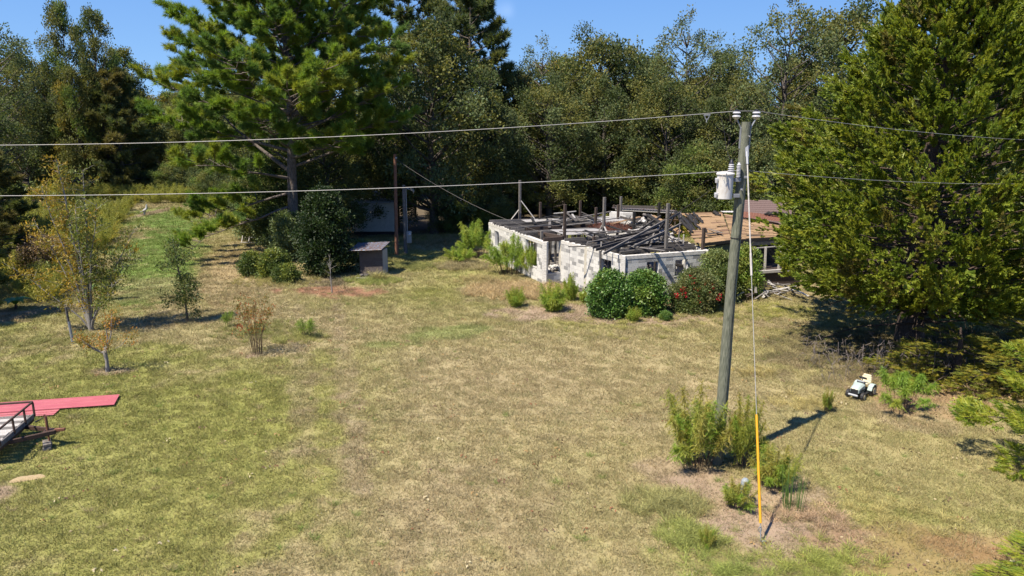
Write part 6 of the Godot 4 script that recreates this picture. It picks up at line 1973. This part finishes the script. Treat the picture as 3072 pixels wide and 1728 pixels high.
# ---------------------------------------------------------------- grass
func turf() -> void:
	rnd.seed = 600
	# mown blades in tufts
	var kinds := []
	for k in 3:
		var o := PackedVector3Array()
		for i in 26:
			var p := Vector3(j(-0.16, 0.16), 0, j(-0.16, 0.16))
			var d := (Vector3(j(-1, 1), 0, j(-1, 1)) * 0.9 + Vector3(0, j(0.35, 1.0), 0)).normalized()
			var b := toward(d)
			var ln := j(0.05, 0.12)
			o.append_array([p - b.x * 0.006, p + b.x * 0.006, p + d * ln])
		kinds.append(o)
	var mat := leafy(Color.WHITE, 0.25, 0.8)
	var rows := [[11.0, 17.0, 90.0, 0.85, 1.0], [17.0, 25.0, 64.0, 0.83, 1.1], [25.0, 38.0, 36.0, 0.8, 1.35], [38.0, 60.0, 15.0, 0.8, 1.8], [60.0, 82.0, 7.0, 0.78, 2.4]]
	for kk in 3:
		var xs := []
		var cs := []
		for r in rows:
			var z0: float = r[0]
			var z1: float = r[1]
			var n := int((z1 * z1 - z0 * z0) * r[3] * r[2] / 3.0)
			for i in n:
				var z := sqrt(lerpf(z0 * z0, z1 * z1, rnd.randf()))
				var x: float = j(-1, 1) * r[3] * z
				if z > edge(x) + 3.0: continue
				if z > 36.5 and z < 50 and x > 2.5 and x < 11: continue
				var c := soil_at(x, z)
				var pink := c.g / maxf(c.r, 0.001)
				if pink < 0.78 and rnd.randf() < 0.5: continue
				if pink < 0.78: c = c.lerp(Color(0.30, 0.24, 0.15), rnd.randf() * 0.7)
				var q := rnd.randf()
				var f := j(0.95, 1.2)
				if q < 0.16: c = c.lerp(Color(0.36, 0.29, 0.15), 0.4)
				elif q < 0.34: c = c.lerp(Color(0.13, 0.18, 0.035), 0.35)
				elif q < 0.40: c = c.lerp(Color(0.12, 0.07, 0.04), 0.35)
				var s: float = r[4] * j(0.7, 1.25)
				xs.append(Transform3D(Basis(Vector3.UP, j(0, TAU)).scaled_local(Vector3(s, s * j(0.6, 1.1), s)), w(x, z, -0.004)))
				cs.append(Color(c.r * f, c.g * f, c.b * f))
		scatter("lawn_grass", kinds[kk], xs, cs, mat, "short mown grass over the clearing, tan in the middle and green on the left")
	# taller seed-headed grass in clumps
	var tall := PackedVector3Array()
	for i in 46:
		var p := Vector3(j(-0.12, 0.12), 0, j(-0.12, 0.12))
		var d := (Vector3(j(-1, 1), 0, j(-1, 1)) * 0.7 + Vector3(0, j(0.6, 1.0), 0)).normalized()
		var b := toward(d)
		var ln := j(0.25, 0.55)
		var m := p + d * ln * 0.6
		var e := m + (d + Vector3(d.x, -0.5, d.z)).normalized() * ln * 0.4
		tall.append_array([p - b.x * 0.006, p + b.x * 0.006, m + b.x * 0.004, p - b.x * 0.006, m + b.x * 0.004, m - b.x * 0.004, m - b.x * 0.004, m + b.x * 0.004, e])
	var tx := []
	var tc := []
	# x, z, radius, count, height, colour
	for q in [[0.2, 37.4, 2.6, 420, 1.0, Color(0.30, 0.225, 0.12)], [-1.6, 40.0, 1.6, 120, 0.9, Color(0.24, 0.2, 0.09)], [3.6, 15.2, 0.9, 130, 0.8, Color(0.19, 0.185, 0.07)], [3.9, 13.9, 0.7, 110, 0.8, Color(0.17, 0.19, 0.05)], [6.8, 14.7, 0.8, 60, 0.6, Color(0.28, 0.2, 0.13)], [6.3, 12.9, 1.2, 100, 0.55, Color(0.17, 0.19, 0.04)], [4.3, 12.6, 0.9, 60, 0.55, Color(0.15, 0.18, 0.04)], [8.6, 15.0, 1.6, 50, 0.5, Color(0.24, 0.21, 0.08)], [9.4, 21.6, 0.9, 60, 0.6, Color(0.26, 0.22, 0.09)], [8.7, 24.4, 0.7, 40, 0.6, Color(0.24, 0.2, 0.08)],
			[-9.0, 28.8, 1.2, 90, 0.7, Color(0.19, 0.19, 0.06)], [-10.9, 29.6, 2.0, 110, 0.7, Color(0.14, 0.15, 0.04)], [-13.5, 40.0, 2.2, 120, 0.8, Color(0.2, 0.18, 0.06)], [-8.0, 39.8, 1.5, 120, 0.8, Color(0.17, 0.19, 0.05)], [-7.7, 40.2, 0.3, 16, 1.8, Color(0.2, 0.18, 0.07)], [-6.5, 44.0, 1.6, 110, 0.9, Color(0.15, 0.16, 0.05)], [-3.2, 44.0, 1.8, 160, 1.0, Color(0.2, 0.17, 0.09)], [-5.5, 53.5, 3.4, 160, 1.1, Color(0.17, 0.14, 0.07)], [5.0, 31.0, 3.2, 110, 0.5, Color(0.2, 0.19, 0.06)], [10.0, 32.2, 2.0, 90, 0.6, Color(0.17, 0.17, 0.05)], [12.8, 33.2, 1.6, 80, 0.6, Color(0.2, 0.2, 0.05)],
			[-19.4, 28.2, 1.6, 80, 0.7, Color(0.18, 0.18, 0.06)], [-27.5, 36.0, 3.2, 200, 1.0, Color(0.19, 0.17, 0.05)], [-30.5, 45.0, 3.0, 200, 1.1, Color(0.2, 0.18, 0.05)], [-36.5, 57.0, 3.0, 200, 1.3, Color(0.2, 0.18, 0.04)], [-43.0, 68.0, 4.0, 220, 1.4, Color(0.2, 0.18, 0.04)], [-14.8, 53.0, 2.2, 100, 0.9, Color(0.22, 0.17, 0.07)], [10.5, 57.0, 5.0, 200, 1.3, Color(0.14, 0.19, 0.03)], [3.4, 57.5, 4.5, 160, 1.4, Color(0.13, 0.16, 0.03)], [-15.2, 17.0, 0.9, 30, 0.35, Color(0.15, 0.17, 0.04)]]:
		for i in q[3]:
			var a := j(0, TAU)
			var rr: float = q[2] * 1.15 * rnd.randf()
			var s: float = q[4] * j(0.5, 1.1)
			var f := j(0.9, 1.7)
			tx.append(Transform3D(Basis(Vector3.UP, j(0, TAU)).scaled_local(Vector3(maxf(s, 0.7), s, maxf(s, 0.7))), w(q[0] + cos(a) * rr, q[1] + sin(a) * rr * 0.75)))
			tc.append(Color(q[5].r * f, q[5].g * f, q[5].b * f * 0.95) * 1.25)
	for i in 420:
		var z := j(12.0, 40.0)
		var x := j(-0.78, 0.78) * z
		if z > 34.0 and x > 1.0: continue
		var s := j(0.18, 0.42)
		tx.append(Transform3D(Basis(Vector3.UP, j(0, TAU)).scaled_local(Vector3(s * 1.6, s, s * 1.6)), w(x, z)))
		tc.append([Color(0.16, 0.24, 0.04), Color(0.24, 0.26, 0.07), Color(0.36, 0.29, 0.15)][rnd.randi() % 3])
	scatter("tall_grass", tall, tx, tc, mat, "longer tan and green grass in clumps round the pole, ruin and bushes")
	# fallen leaves and twigs
	var lt := PackedVector3Array()
	for i in 5:
		var p := Vector3(j(-0.2, 0.2), 0.035, j(-0.2, 0.2))
		var b := toward(Vector3(j(-1, 1), j(-0.2, 0.4), j(-1, 1)))
		lt.append_array([p, p + b.y * 0.04 + b.x * 0.022, p + b.y * 0.08, p, p + b.y * 0.08, p + b.y * 0.04 - b.x * 0.022])
	var lx := []
	var lc := []
	for i in 700:
		var z := j(12, 48)
		var x := j(-0.8, 0.8) * z
		if z > 36.0 and x > 2.0: continue
		lx.append(Transform3D(Basis(Vector3.UP, j(0, TAU)), w(x, z)))
		lc.append([Color(0.3, 0.2, 0.08), Color(0.2, 0.09, 0.04), Color(0.42, 0.36, 0.22), Color(0.14, 0.08, 0.05)][rnd.randi() % 4])
	scatter("fallen_leaves", lt, lx, lc, mat, "scattered dead leaves on the lawn")

func scatter(called: String, tris: PackedVector3Array, xs: Array, cs: Array, m: Material, label: String) -> void:
	var a := []
	a.resize(Mesh.ARRAY_MAX)
	a[Mesh.ARRAY_VERTEX] = tris
	var tc := PackedColorArray()
	tc.resize(tris.size())
	for i in tris.size() / 3:
		var f := j(0.55, 1.45)
		var q := j(-0.12, 0.12)
		for k in 3: tc[i * 3 + k] = Color(f * (1.0 + q), f, f * (1.0 - q)) * 0.95
	a[Mesh.ARRAY_COLOR] = tc
	var am := ArrayMesh.new()
	am.add_surface_from_arrays(Mesh.PRIMITIVE_TRIANGLES, a)
	var mm := MultiMesh.new()
	mm.transform_format = MultiMesh.TRANSFORM_3D
	mm.use_colors = true
	mm.mesh = am
	mm.instance_count = xs.size()
	for i in xs.size():
		mm.set_instance_transform(i, xs[i])
		mm.set_instance_color(i, cs[i])
	var o := MultiMeshInstance3D.new()
	o.name = numbered(self, called)
	o.multimesh = mm
	o.material_override = m
	add_child(o)
	tag(o, label, "", "", "stuff")
